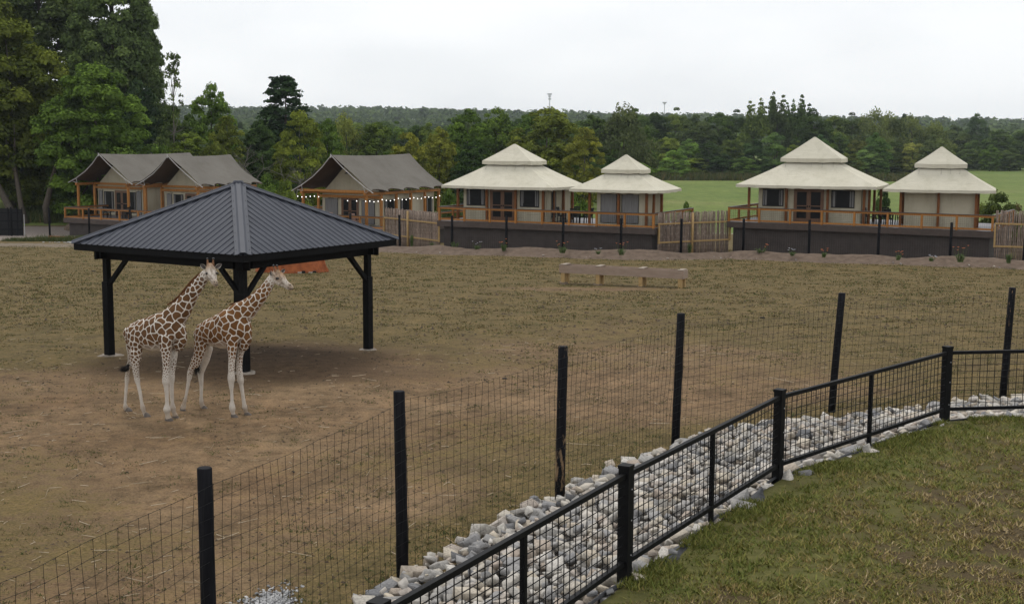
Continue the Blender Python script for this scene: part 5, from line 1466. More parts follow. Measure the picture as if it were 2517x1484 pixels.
# furniture on the decks
def cset(o, e, b_, yaw, x, y, which, chairs, m=None):
    m = m or M['black_plastic']
    table(f'dark dining table on the {which}', loc3(o, e, b_, x, y), -yaw, m)
    for (dx, dy, rz) in chairs:
        side = 'left of' if dx < -0.6 else 'right of' if dx > 0.6 else 'behind' if dy > 0 else 'in front of'
        chair(f'black chair {side} the table on the {which}', loc3(o, e, b_, x + dx, y + dy), -yaw + rz, m, f'chairs on the {which}')
cset(oC, eC, bC, R(26.5), 8.9, 2.6, 'middle deck between its two tents', [(-0.95, 0, 1.57), (0.95, 0, -1.57), (-0.3, 0.75, 0.0), (0.35, -0.8, 3.14)])
cset(oD, eD, bD, R(29.5), 9.35, 3.0, 'right-hand deck between its two tents', [(-1.0, 0, 1.57), (0.98, 0, -1.57), (-0.3, 0.8, 0.0), (0.35, -0.85, 3.14)])
cset(oA, eA, bA, R(30), 4.4, 1.9, 'far left deck', [(-1.3, 0, 1.57), (0.98, 0, -1.57), (0.3, 0.8, 0.0)])
for k, (x, y, lab) in enumerate(((6.2, 1.35, 'pale pink deck chair nearest the railing corner of the single grey tent'), (3.95, 1.6, 'pale pink deck chair before the left curtain of the single grey tent'))):
    chair(lab, loc3(oB, eB, bB, 13.0 - 9.6 + x - 0.2, y), -yB + 3.0, M['pink_plastic'], 'pink chairs on the single tent deck')

# ------------------------------------------------------------------ stick screens between the decks
STICKS = []
for k in range(5):
    mb = MB(); r0 = 0.042 + 0.006 * (k % 3)
    mb.tube([(0, 0, 0), (0.012 * math.sin(k), 0, 0.9), (-0.01, 0.01 * math.cos(k), 1.9), (0.008, 0, 2.75)], [r0, r0 * 0.97, r0 * 0.92, r0 * 0.85], 8)
    STICKS.append(mb.mesh('stick', M['stick'], True))
def screen(label, a, b_, ztop):
    a, b_ = Vector(a), Vector(b_); d = b_ - a; ln = Vector((d.x, d.y, 0)).length; yaw_ = math.atan2(d.y, d.x)
    zb = gz1(a.x, a.y)
    t = thing('stick_screen', label, 'fence', (a.x, a.y, zb), yaw_, 'upright stick screens between the decks')
    slope = (gz1(b_.x, b_.y) - zb) / ln
    x = 0.08
    while x < ln - 0.05:
        h = ztop - zb + rng.uniform(-0.05, 0.05); k = int(rng.integers(0, 5))
        link('stick', STICKS[k], t, (x, 0, slope * x - 0.1), (rng.uniform(-0.01, 0.01), rng.uniform(-0.012, 0.012), rng.uniform(0, 6.28)), (1, 1, (h - slope * x + 0.1) / 2.75))
        x += rng.uniform(0.095, 0.125)
    H = ztop - zb
    for hh in (0.75, 0.33):
        MB().box(0, ln, -0.10, -0.058, H * hh - 0.05, H * hh + 0.05).build('rail', M['lumber'], t)
    MB().tube([(ln * 0.46, -0.16, -0.2), (ln * 0.46, -0.16, H * 0.98)], 0.075, 10).build('round_post', M['lumber'], t, smooth=True)
    for xx in (0.03, ln - 0.03): MB().cbox(xx, -0.12, H * 0.55 - 0.1, 0.1, 0.1, H * 0.42).build('end_post', M['lumber'], t)
    return t
aS = oB + eB * 13.15 + bB * -0.1; bS = oC + eC * 0.1 + bC * 0.15
screen('stick screen between the single grey tent deck and the middle deck', (aS.x, aS.y, 0), (bS.x, bS.y, 0), at(1010, 517, 91).z)
aS = oC + eC * 15.45 + bC * 0.5; bS = oD + eD * 0.0 + bD * 0.3
screen('stick screen between the middle deck and the right-hand deck', (aS.x, aS.y, 0), (bS.x, bS.y, 0), at(1705, 520, 83).z)
aS = oD + eD * 16.35 + bD * 0.1; bS = aS + Vector((5.0, -1.6, 0))
screen('stick screen at the right end of the right-hand deck', (aS.x, aS.y, 0), bS, at(2490, 519, 75).z)

# ------------------------------------------------------------------ perimeter fence posts along the decks
def perimeter():
    pxs = [(-70, 110.5), (28, 109.5), (122, 108.0), (219, 106.0)]
    pts = [at(px, 560, Y) for px, Y in pxs]
    more = [(320, 104), (420, 102), (520, 100), (625, 97.5), (740, 95), (860, 92.5)]
    pts += [at(px, 560, Y) for px, Y in more]
    line = [(-9.0, 87.7), (-6.2, 86.4), (8.2, 79.95), (11.2, 80.6), (13.4, 82.0), (27.4, 73.5), (38, 67.5)]
    for px in (982, 1110, 1244, 1383, 1526, 1674, 1828, 1990, 2160, 2338, 2520, 2700):
        tan = ray(px, 560).x
        for a, b_ in zip(line[:-1], line[1:]):
            f0 = a[0] - tan * a[1]; f1 = b_[0] - tan * b_[1]
            if f0 <= 0 <= f1:
                u = f0 / (f0 - f1); pts.append(Vector((a[0] + (b_[0] - a[0]) * u, a[1] + (b_[1] - a[1]) * u, 0))); break
    L = Vector((pts[0].x, pts[0].y, gz1(pts[0].x, pts[0].y)))
    t = thing('perimeter_fence', 'row of slim black wire fence posts along the foot of the decks', 'fence', L)
    me = MB().tube([(0, 0, -0.4), (0, 0, 1.2), (0, 0, 2.42), (0, 0, 2.44)], [0.088, 0.085, 0.082, 0.07], 10).mesh('post', M['post'], True)
    top = []
    for p in pts:
        z = gz1(p.x, p.y); link('post', me, t, Vector((p.x, p.y, z)) - L, (rng.uniform(-0.01, 0.01), rng.uniform(-0.012, 0.02), 0)); top.append(Vector((p.x, p.y, z)))
    mb = MB()
    for a, b_ in zip(top[:-1], top[1:]):
        for h in np.linspace(0.1, 2.35, 13): mb.bar(a + Vector((0, -0.09, h)), b_ + Vector((0, -0.09, h)), 0.003, 0.003)
    mb.build('wire', M['wire'], t, loc=-L)
perimeter()

# ------------------------------------------------------------------ feed trough
def trough():
    a = at(1376, 690, 58.6); b_ = at(1677, 700, 56.2); a.z = b_.z = 0
    d = b_ - a; ln = d.length; yaw_ = math.atan2(d.y, d.x); zb = gz1((a.x + b_.x) / 2, (a.y + b_.y) / 2)
    t = thing('feed_trough', 'long brown wooden feed trough on four stout legs in the pasture', 'feed trough', (a.x, a.y, zb), yaw_)
    top = at(1376, 651, 58.6).z - zb; h = 0.36; w = 0.62
    for y in (0, w):
        for k in range(2):
            MB().box(0, ln, y - 0.02, y + 0.02, top - h + k * h / 2 + 0.003, top - h + (k + 1) * h / 2 - 0.003).build('side_board', M['sand_board'], t)
    for x in (-0.022, ln + 0.022): MB().box(x - 0.02, x + 0.02, -0.02, w + 0.02, top - h + 0.002, top - 0.002).build('end_board', M['sand_board'], t)
    MB().box(0.0, ln, 0.025, w - 0.025, top - h + 0.02, top - h + 0.06).build('floor_board', M['sand_board'], t)
    for x in (0.13, ln * 0.315, ln * 0.665, ln - 0.13):
        for y in (0.08, w - 0.08):
            MB().box(x - 0.085, x + 0.085, y - 0.075, y + 0.075, -0.15, top - h + 0.018).build('leg', M['lumber'], t)
        MB().box(x - 0.12, x + 0.12, -0.03, w + 0.03, top + 0.002, top + 0.035).build('cross_slat', M['pale_board'], t)
        mb = MB(); rr = random.Random(int(x * 100)); ring = [(x + 0.22 * rr.uniform(0.6, 1.1) * math.cos(q), 0.08 + 0.18 * rr.uniform(0.6, 1.1) * math.sin(q), 0.035) for q in np.linspace(0, 6.28, 12)[:-1]]
        mb.add(ring + [(p[0], p[1], -0.1) for p in ring], [tuple(range(11))] + [(j, (j + 1) % 11, 11 + (j + 1) % 11, 11 + j) for j in range(11)])
        mb.build('footing', M['dirty_footing'], t)
M['dirty_footing'] = simple('dirty_footing', (0.15, 0.11, 0.075), (0.28, 0.22, 0.165), 8, 0.95)
trough()

# ------------------------------------------------------------------ rust coloured rock mound
def mound():
    a = at(650, 671, 65.5); b_ = at(803, 668, 64.5); cx = (a.x + b_.x) / 2 - 0.2; cy = 65.8; hw = (b_.x - a.x) / 2 + 0.2
    zb = gz1(cx, cy - 0.8)
    t = thing('rock_mound', 'rust orange rendered rock mound standing beyond the shelter', 'mound', (cx, cy, zb))
    rows = []; n = 56
    for k in range(16):
        u = k / 15; h = 1.9 * u ** 0.9; s = 1 - 0.42 * u ** 1.2 if u < 0.85 else (1 - 0.42 * u ** 1.2) * math.cos((u - 0.85) / 0.15 * 1.45)
        r = []
        for j in range(n + 1):
            q = 2 * math.pi * (j % n) / n
            nn = 1 + 0.20 * mnoise.noise((math.cos(q) * 1.6, math.sin(q) * 1.6, u * 1.2)) + 0.09 * mnoise.noise((math.cos(q) * 5, math.sin(q) * 5, u * 5)) + 0.035 * math.sin(q * 17 + 3 * u)
            r.append((hw * s * nn * math.cos(q), 0.95 * s * nn * math.sin(q), h - 0.12))
        rows.append(r)
    mb = MB().grid(rows); mb.add(rows[-1][:-1], [tuple(range(n))]); mb.build('rock_face', M['rust_rock'], t, smooth=True)
    for x in (0.45, 1.0):
        MB().cbox(x, -0.93, 0.0, 0.22, 0.12, 0.14).build('pale_foot', M['concrete'], t)
        MB().cbox(x + 0.18, -0.95, 0.03, 0.16, 0.12, 0.18).build('drain_hole', M['black_plastic'], t)
mound()

# ------------------------------------------------------------------ things on the left, by the track
def panel_fence():
    o = at(-40, 578, 110.0); zb = gz1(o.x, 110.0)
    t = thing('panel_fence', 'solid black panel fence at the left edge of the pasture', 'fence', (o.x, 110.0, zb))
    x = 0; k = 0
    for w in (1.1, 1.05, 0.78, 0.42):
        MB().box(x, x + w - 0.03, 0.0, 0.05, 0.02, 2.34 - 0.03 * k).build('panel', M['black_plastic'], t)
        MB().cbox(x + w - 0.015, -0.02, 1.2, 0.07, 0.07, 2.4).build('post', M['post'], t)
        for z in (0.5, 1.2, 1.9): MB().box(x + 0.02, x + w - 0.07, -0.03, -0.003, z, z + 0.08).build('batten', M['black_wood'], t)
        x += w; k += 1
    MB().cbox(x + 0.12, 0.02, 0.9, 0.05, 0.05, 1.8).build('pale_stake', M['steel'], t)
panel_fence()
pa, pb = at(120, 585, 106), at(190, 590, 102.5); 
za, zb_ = gz1(pa.x, 106), gz1(pb.x, 102.5)
o = MB().tube([(pa.x, 106, za + 0.10), ((pa.x * 2 + pb.x) / 3, 105, za + 0.15), (pb.x, 102.5, zb_ + 0.10)], 0.075, 8).build('orange_pipe', M['orange_pipe'], smooth=True)
tag(o, 'orange plastic pipe lying on the ground by the left deck', 'pipe')
def heap(name, c, r, h, mat, label, cat, sq=1.0):
    zb = gz1(c[0], c[1]); rows = []
    for k in range(9):
        u = k / 8; rr = r * math.cos(u * math.pi / 2); rows.append([(c[0] + rr * math.cos(q) * (1 + 0.25 * mnoise.noise((math.cos(q) * 2 + c[0], math.sin(q) * 2, u))), c[1] + rr * sq * math.sin(q) * (1 + 0.25 * mnoise.noise((math.cos(q) * 2, math.sin(q) * 2 + c[1], u))), zb - 0.05 + h * math.sin(u * math.pi / 2) * (1 + 0.3 * mnoise.noise((math.cos(q) * 3, math.sin(q) * 3, u * 3 + c[0])))) for q in np.linspace(0, 2 * math.pi, 25)])
    return tag(MB().grid(rows).build(name, mat, smooth=True), label, cat)
hp = at(175, 560, 112); heap('earth_heap', (hp.x, 116.0), 1.9, 0.8, simple('heap_soil', (0.07, 0.05, 0.032), (0.14, 0.1, 0.07), 3, 0.95, bmp=0.7), 'low heap of brown earth beside the far left deck', 'earth heap', 0.7)
hp = at(203, 590, 101); heap('rubber_bundle', (hp.x, 101.5), 0.42, 0.34, M['black_plastic'], 'small black bundle lying at the corner of the far left deck', 'bundle', 0.6)

# dung on the pasture
def dung():
    spots = [(1653, 752, 9), (1873, 782, 15), (1730, 944, 9), (2078, 770, 7), (1240, 931, 16), (1127, 939, 8), (790, 1008, 9), (312, 1160, 8), (722, 1160, 7), (1580, 1345, 0), (1033, 1100, 7), (1350, 1283, 0), (70, 697, 12), (99, 684, 9), (230, 667, 10), (165, 700, 8), (345, 690, 9), (100, 760, 7), (240, 905, 0), (1885, 1100, 8), (2200, 1000, 10), (1590, 1380, 0),
             (1150, 655, 5), (1330, 640, 6), (700, 690, 6), (1050, 720, 6), (1490, 795, 7), (1410, 830, 6), (1820, 870, 6), (2290, 850, 7), (2380, 800, 6), (560, 1130, 6), (900, 1180, 6), (380, 1105, 6), (60, 1085, 6), (1000, 800, 6), (1190, 760, 6), (2330, 730, 5), (2190, 690, 5), (1960, 650, 5), (1530, 700, 5), (640, 760, 5), (80, 830, 5), (190, 760, 6), (1950, 960, 7), (2050, 905, 6)]
    mes = []
    for k in range(4):
        bm = bmesh.new(); bmesh.ops.create_icosphere(bm, subdivisions=2, radius=1)
        for v in bm.verts:
            v.co *= 1 + 0.35 * mnoise.noise(v.co * 2.2 + Vector((k * 7, 0, 0))); v.co.z = max(v.co.z, -0.3) * 0.5
        me = bpy.data.meshes.new('dung_pile'); bm.to_mesh(me); bm.free(); me.materials.append(M['dung'])
        me.polygons.foreach_set('use_smooth', [True] * len(me.polygons)); mes.append(me)
    LM = {'f': (1527, 680), 'w': (1660, 950), 's': (265, 880)}
    spots = spots[:2] + sorted([q for q in spots[2:] if q[2]], key=lambda q: math.dist(q[:2], LM['f'] if q[0] > 1000 and q[1] < 800 else LM['w'] if q[0] > 1000 else LM['s']))
    dn = {}
    ORD = ['first', 'second', 'third', 'fourth', 'fifth', 'sixth', 'seventh', 'eighth', 'ninth', 'tenth', 'eleventh', 'twelfth', 'thirteenth', 'fourteenth', 'fifteenth', 'sixteenth', 'seventeenth', 'eighteenth', 'nineteenth', 'twentieth', 'twenty-first', 'twenty-second']
    for k, (px, py, w) in enumerate(spots):
        p = pg(px, py, 0)
        for _ in range(8): p = pg(px, py, gz1(p.x, p.y))
        s = w * p.y / FPX * 0.55
        o = link('dung_pile', mes[k % 4], None, p + Vector((0, 0, s * 0.12)), (0, 0, rng.uniform(0, 6.28)), (s, s * 0.8, s * rng.uniform(0.45, 0.75)))
        lm = 'feed trough' if px > 1000 and py < 800 else 'wire fence' if px > 1000 else 'left shelter post'
        dn[lm] = dn.get(lm, 0) + 1
        lab = {0: 'dark rounded dung heap just above the wire fence post right of centre', 1: 'widest flat dark dung heap, on the right of the pasture'}.get(k, f'small dark dung pile, {ORD[dn[lm] - 1]} nearest to the {lm}')
        tag(o, lab, 'dung', 'dung piles on the pasture')
dung()

# ------------------------------------------------------------------ radio masts far off
def mast(px, ytop, Y, dishes, label):
    p = at(px, 300, Y); zt = at(px, ytop, Y).z; zb = gz1(p.x, Y)
    t = thing('radio_mast', label, 'mast', (p.x, Y, zb)); H = zt - zb
    MB().tube([(0, 0, 0), (0, 0, H)], [0.55, 0.4], 6).build('mast_pole', M['steel'], t)
    for f_, w in dishes:
        MB().box(-w, w, -0.6, 0.6, H * f_ - 0.8, H * f_ + 0.8).build('antenna', M['steel'], t)
mast(1350, 231, 1500, [(0.985, 2.6), (0.91, 1.7), (0.82, 1.7)], 'taller thin radio mast on the horizon behind the middle tents')
mast(1632, 252, 1700, [(0.985, 2.6), (0.93, 1.2)], 'smaller thin radio mast on the horizon left of the large right tent')

# ------------------------------------------------------------------ vegetation
ORD = ['first', 'second', 'third', 'fourth', 'fifth', 'sixth', 'seventh', 'eighth', 'ninth', 'tenth', 'eleventh', 'twelfth', 'thirteenth', 'fourteenth', 'fifteenth', 'sixteenth', 'seventeenth', 'eighteenth', 'nineteenth', 'twentieth']
def shade(col):
    g = col[1]
    return 'dark' if g < 0.06 else ('mid green' if g < 0.08 else 'light green')
def leaf_mesh(name, P, Nrm, size, tone, aspect=0.62):
    N = len(P); a = rng.normal(0, 1, (N, 3)); t = np.cross(Nrm, a); t /= np.linalg.norm(t, axis=1)[:, None] + 1e-9
    s = np.cross(Nrm, t)
    sz = size[:, None]; bend = Nrm * sz * 0.18
    V = np.stack([P - t * sz * 0.5, P + s * sz * aspect * 0.5 + bend, P + t * sz * 0.5, P - s * sz * aspect * 0.5 + bend], 1).reshape(-1, 3)
    F = np.arange(4 * N).reshape(-1, 4)
    return np_mesh(name, V, F, M['leaf'], {'tone': np.repeat(tone, 4)})
def unit(n):
    d = rng.normal(0, 1, (n, 3)); return d / np.linalg.norm(d, axis=1)[:, None]
def crown(lobes, per, leaf, shell=(0.55, 1.08), up=0.5, flat=0.8, spread=0.45):
    """lobes: (x, y, z, r); leaf clumps over the outside of each lobe, tone varying by lobe and leaf"""
    PP, NN, SS, TT = [], [], [], []
    for (x, y, z, r) in lobes:
        n = max(12, int(per * (r ** 2)))
        d = unit(n); k = d[:, 2] < -0.15; d[k, 2] *= -rng.uniform(0, 1, k.sum()); d /= np.linalg.norm(d, axis=1)[:, None]
        rr = r * rng.uniform(shell[0], shell[1], n) * (1 + 0.16 * np.sin(d[:, 0] * 7 + x * 3) * np.sin(d[:, 1] * 6 + z))
        p = np.array([x, y, z]) + d * rr[:, None] * np.array([1, 1, flat])
        nn = d + unit(n) * spread * 1.6 + np.array([0, 0, up]); nn /= np.linalg.norm(nn, axis=1)[:, None]
        PP.append(p); NN.append(nn); SS.append(leaf * rng.uniform(0.6, 1.4, n)); TT.append(np.clip(0.45 + rng.normal(0, 0.2) + rng.normal(0, 0.17, n), 0, 1))
    return np.concatenate(PP), np.concatenate(NN), np.concatenate(SS), np.concatenate(TT)
def trunk_mesh(name, H, r, lobes, mat, nl=10, lean=0.0, base_h=0.3, fork=1):
    mb = MB(); tops = []
    for f_ in range(fork):
        a = 2 * math.pi * f_ / max(fork, 1) + 0.6; sp = 0.16 * H * (fork > 1)
        pts = [(0.25 * math.cos(a) * (fork > 1), 0.25 * math.sin(a) * (fork > 1), -0.3)]
        for u in (0.12, 0.3, 0.5, 0.75, 0.93): pts.append((lean * u * H + sp * math.cos(a) * u + 0.012 * H * math.sin(u * 7 + f_), sp * math.sin(a) * u + 0.012 * H * math.cos(u * 6 + f_), u * H))
        mb.tube(pts, [r * 1.35, r, r * 0.86, r * 0.66, r * 0.36, r * 0.08], 8); tops.append(pts)
    ls = sorted(lobes, key=lambda l: -l[3])[:nl]
    for (x, y, z, rr) in ls:
        pts = tops[random.randrange(fork)]; zs = max(base_h * H, min(0.75 * H, z - 0.8 * math.hypot(x, y)))
        k = min(range(len(pts)), key=lambda i: abs(pts[i][2] - zs)); p = Vector(pts[k]); q = Vector((x, y, z))
        mb.tube([p, p.lerp(q, 0.5) + Vector((0, 0, -0.06 * (q - p).length)), q], [r * 0.42, r * 0.25, r * 0.08], 5, False)
    return mb.mesh(name, mat, True)
def broad_lobes(H, w, n, z0=0.22, top=0.5, rmin=0.10, rmax=0.19, shape=1.0):
    L = []
    tries = 0
    while len(L) < n and tries < 9000:
        tries += 1
        u = random.random(); z = z0 + (1 - z0) * u
        prof = math.sin(math.pi * min(1.0, (0.14 + 0.86 * u) ** shape)) ** 0.6 if shape else 1
        out = random.random() < 0.16
        a = random.uniform(0, 6.283); rad = w * prof * (random.uniform(1.0, 1.14) if out else math.sqrt(random.uniform(0.2, 1.0))); r = random.uniform(rmin, rmax) * w * 2 * (0.6 if out else 1)
        x, y = rad * math.cos(a), rad * math.sin(a); zz = z * H - r * 0.6
        if any(math.dist((x, y, zz), l[:3]) < 0.56 * (r + l[3]) for l in L): continue
        L.append((x, y, max(zz, r * 0.5), r))
    return L
PROTO = {}
def add_proto(key, H, W, lobes, per, leaf, tmat, tr=0.22, nl=10, **kw):
    tkw = {k: kw.pop(k) for k in ('lean', 'fork', 'base_h') if k in kw}
    P, Nn, S, T = crown(lobes, per, leaf, **kw)
    q = np.percentile(P[:, 2], 99.6); hw = np.percentile(np.abs(P[:, 0]), 98.5)
    PROTO[key] = (leaf_mesh('crown', P, Nn, S, T), trunk_mesh('trunk', H * 0.95, tr, lobes, tmat, nl, **tkw), q, hw)
random.seed(21)
for k in range(2): add_proto(f'maple{k}', 20, 7, broad_lobes(20, 6.2, 110, 0.08, rmin=0.08, rmax=0.17), 330, 0.42, M['bark'], 0.36, 16, flat=0.98, up=0.45)
for k in range(2): add_proto(f'poplar{k}', 26, 5.2, broad_lobes(26, 5.0, 190, 0.10, rmin=0.08, rmax=0.17, shape=0.8), 300, 0.38, M['bark'], 0.34, 18, flat=1.1, up=0.3, spread=0.6)
for k in range(4): add_proto(f'round{k}', 14, 5, broad_lobes(14, 4.6, 95, 0.03, rmin=0.09, rmax=0.18), 140, 0.46, M['bark'], 0.24, 9)
for k in range(3): add_proto(f'wood{k}', 18, 5, broad_lobes(18, 5.0, 58, 0.0, rmin=0.11, rmax=0.25, shape=0.85), 120, 0.50, M['bark'], 0.25, 6, flat=0.85)
for k in range(2): add_proto(f'willow{k}', 15, 6.5, broad_lobes(15, 6.4, 36, 0.03, rmin=0.12, rmax=0.22), 55, 0.6, M['bark'], 0.3, 8, flat=1.15, up=0.1, spread=0.8)
for k in range(2): add_proto(f'open{k}', 13, 5, broad_lobes(13, 4.8, 100, 0.08, rmin=0.07, rmax=0.15), 220, 0.38, M['pale_bark'], 0.2, 16, flat=0.75, up=0.6)
for k in range(2): add_proto(f'shrub{k}', 3.2, 1.9, broad_lobes(3.2, 1.8, 34, 0.0, rmin=0.12, rmax=0.22), 900, 0.19, M['bark'], 0.06, 4)
def conifer_lobes(H, w):
    L = []
    for i in range(280):
        u = random.uniform(0.03, 0.97) ; a = random.uniform(0, 6.28)
        rad = w * min(1.0, 1.20 * (1 - u) ** 0.48) * random.uniform(0.35, 0.92) * (1 if u > 0.15 else 0.9)
        L.append((rad * math.cos(a), rad * math.sin(a), H * u, w * random.uniform(0.18, 0.27) * (1.05 - 0.35 * u)))
    return L
add_proto('conifer0', 15, 3.4, conifer_lobes(15, 3.1), 95, 0.42, M['bark'], 0.25, 4, flat=0.75, up=0.1, spread=0.8)
def birch_lobes(H, w):
    L = []
    for i in range(44):
        u = random.uniform(0.25, 1.0); a = random.uniform(0, 6.28); rad = w * (1.15 - u) * random.uniform(0.2, 1.1) + 0.1
        L.append((rad * math.cos(a) + 0.05 * H * (u - 0.3), rad * math.sin(a), u * H, random.uniform(0.22, 0.55)))
    return L
add_proto('birch0', 11, 1.8, birch_lobes(11, 2.2), 150, 0.30, M['pale_bark'], 0.11, 24, flat=1.2, spread=0.8, lean=0.05)
def spire_lobes(H, w):
    L = broad_lobes(H * 0.75, w, 26, 0.03, rmin=0.12, rmax=0.2)
    for i in range(7):
        a = random.uniform(0, 6.28); rad = w * random.uniform(0.1, 0.8); top = H * random.uniform(0.86, 1.0)
        for q in range(6): L.append((rad * math.cos(a) + random.uniform(-.3, .3), rad * math.sin(a), top - q * 0.075 * H * 0.8, 0.35 + 0.22 * q))
    return L
add_proto('spire0', 20, 5.5, spire_lobes(20, 5.2), 44, 0.72, M['bark'], 0.28, 6, flat=1.3, up=0.1, spread=0.8)
def bare_mesh(seed, H, mat):
    r = random.Random(seed); mb = MB()
    def grow(p, d, ln, rad, dep):
        pts = [p]; q = p
        for _ in range(3):
            d2 = (d + Vector((r.gauss(0, .18), r.gauss(0, .18), r.gauss(0, .1)))).normalized(); q = q + d2 * ln / 3; pts.append(q); d = d2
        mb.tube(pts, [rad, rad * .85, rad * .7, rad * .5], 5, False)
        if dep == 0: return
        for _ in range(3 if dep > 1 else 4):
            nd = (d + Vector((r.gauss(0, .65), r.gauss(0, .65), r.gauss(0.1, .35)))).normalized(); grow(pts[r.choice((2, 3, 3))], nd, ln * r.uniform(.5, .75), rad * .5, dep - 1)
    grow(Vector((0, 0, -0.2)), Vector((0, 0, 1)), H * 0.38, H * 0.016, 4)
    return mb.mesh('branches', mat, True)
BARE = [bare_mesh(k, 9, M['pale_bark']) for k in (3, 4, 9)]
def plant(kind, px, Y, ytop, wpx, col, label, name='tree', group=None, cat='tree', rot=None, squash=None, zb=None):
    """a tree whose crown top shows at height ytop and whose half width is wpx in the photo"""
    base = at(px, 440, Y); zb = gz1(base.x, Y) if zb is None else zb
    zt = at(px, ytop, Y).z; H = zt - zb; hw = wpx * Y / FPX
    cm, tm, q, w = PROTO[kind]
    t = thing(name, label, cat, (base.x, Y, zb), rng.uniform(0, 6.28) if rot is None else rot, group)
    t.scale = (hw / w, (hw / w if squash is None else squash), H / q)
    c = link('crown', cm, t); c.color = (*[v * f for v, f in zip(col, (1, 1, 1))], 1)
    link('trunk', tm, t)
    return t
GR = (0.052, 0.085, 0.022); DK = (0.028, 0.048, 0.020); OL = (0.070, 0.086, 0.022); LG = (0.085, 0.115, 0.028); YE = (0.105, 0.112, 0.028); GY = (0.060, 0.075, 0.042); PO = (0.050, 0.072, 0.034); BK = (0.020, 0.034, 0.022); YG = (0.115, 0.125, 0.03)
# --- the tall trees on the left
plant('maple0', 30, 124, 62, 150, (0.056, 0.070, 0.018), 'olive green maple reaching over the left edge of the photo', 'maple_tree')
plant('maple1', 235, 121, 168, 130, GR, 'bright mid green maple left of the double grey tent', 'maple_tree')
plant('poplar0', 290, 150, -120, 112, PO, 'tall grey green poplar rising out of the top of the photo', 'poplar_tree')
plant('poplar1', 120, 156, -160, 150, (0.045, 0.062, 0.03), 'tall dark poplar behind the olive maple', 'poplar_tree')
plant('poplar0', -60, 150, -150, 130, OL, 'tall olive poplar cut by the left edge of the photo', 'poplar_tree')
plant('round1', 345, 143, 205, 60, BK, 'blackish green tree at the right foot of the tall poplar', 'broadleaf_tree')
plant('poplar1', 352, 158, -60, 52, PO, 'slender poplar at the right edge of the tall left trees', 'poplar_tree')
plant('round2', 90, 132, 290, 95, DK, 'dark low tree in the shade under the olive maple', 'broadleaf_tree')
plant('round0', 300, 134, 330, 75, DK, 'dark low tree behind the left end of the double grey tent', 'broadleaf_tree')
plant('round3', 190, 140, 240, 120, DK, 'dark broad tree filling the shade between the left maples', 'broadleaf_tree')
for k, (px, w, l) in enumerate(((22, 0.34, -0.10), (52, 0.26, -0.03), (112, 0.30, 0.05))):
    p = at(px, 505, 119); z = gz1(p.x, 119)
    t = thing('tree_stem', ['pale leaning tree stem at the far left under the maples', 'slim middle stem of the clump under the maples', 'pale upright stem nearest the double tent under the maples'][k], 'tree trunk', (p.x, 119, z), 0, 'stems under the left maples')
    MB().tube([(0.35 - l * 4, 0, -0.3), (0, 0, 1.5), (l * 18, 0.3, 5), (l * 22, 0.9, 9)], [w * 1.2, w, w * 0.7, w * 0.06], 8).build('trunk', M['bark'], t, smooth=True)
    MB().tube([(l * 10, 0.1, 3.5), (l * 10 + 0.8 * (1 if l > 0 else -1), 0.3, 6.5), (l * 10 + 1.2 * (1 if l > 0 else -1), 0.9, 8)], [w * 0.5, w * 0.4, w * 0.04], 6).build('limb', M['bark'], t, smooth=True)
plant('birch0', 425, 138, 132, 40, (0.05, 0.07, 0.03), 'sparse young birch standing against the sky', 'birch_tree', rot=0.3)
plant('round1', 522, 150, 214, 58, GR, 'mid green tree between the birch and the dark conifer', 'broadleaf_tree')
plant('round3', 425, 147, 268, 55, (0.04, 0.06, 0.025), 'dull green tree at the foot of the birch', 'broadleaf_tree')
plant('open0', 560, 143, 290, 45, OL, 'thin olive tree with vine behind the double tent', 'broadleaf_tree')
plant('round2', 470, 136, 330, 62, LG, 'light green bushy tree over the roof of the double tent', 'broadleaf_tree')
plant('shrub0', 395, 132, 362, 40, GR, 'green bush showing above the ridge of the double tent', 'bush', cat='bush')
plant('shrub1', 530, 134, 355, 42, OL, 'olive bush showing above the right ridge of the double tent', 'bush', cat='bush')
plant('conifer0', 702, 158, 192, 72, (0.020, 0.036, 0.022), 'dark dense conifer standing above the tree line', 'conifer_tree')
plant('round0', 640, 152, 300, 45, DK, 'dark tree left of the tall conifer', 'broadleaf_tree')
plant('open1', 738, 140, 280, 62, (0.085, 0.105, 0.024), 'light green tree in front of the dark conifer', 'broadleaf_tree')
plant('round3', 805, 150, 300, 46, GR, 'rounded green tree right of the conifer', 'broadleaf_tree')
plant('round1', 680, 146, 360, 55, DK, 'dark undergrowth tree behind the leaning dead trunk', 'broadleaf_tree')
plant('willow0', 852, 185, 287, 52, (0.085, 0.10, 0.035), 'pale willow behind the ridge of the single grey tent', 'willow_tree')
plant('round2', 925, 185, 306, 58, (0.06, 0.085, 0.024), 'green tree behind the ridge of the single grey tent', 'broadleaf_tree')
plant('open0', 1003, 148, 330, 48, YE, 'yellowing tree at the back of the single grey tent', 'broadleaf_tree')
plant('round0', 1080, 152, 320, 46, YG, 'yellow green tree between the grey tent and the cream tents', 'broadleaf_tree')
plant('round3', 1150, 176, 276, 62, GR, 'green tree left of the middle cream tent peak', 'broadleaf_tree')
plant('round1', 1218, 195, 272, 58, (0.048, 0.075, 0.02), 'tall green tree right above the left side of the middle cream roof', 'broadleaf_tree')
plant('round2', 1165, 150, 352, 55, DK, 'dark green tree low behind the middle cream roof', 'broadleaf_tree')
plant('open1', 1345, 172, 272, 92, OL, 'large olive yellow tree between the two middle cream peaks', 'broadleaf_tree')
plant('open0', 1435, 165, 318, 48, YE, 'yellow tinged tree left of the small middle cream peak', 'broadleaf_tree')
plant('willow1', 1530, 205, 268, 78, (0.045, 0.056, 0.034), 'dark grey willow behind the small middle cream tent', 'willow_tree')
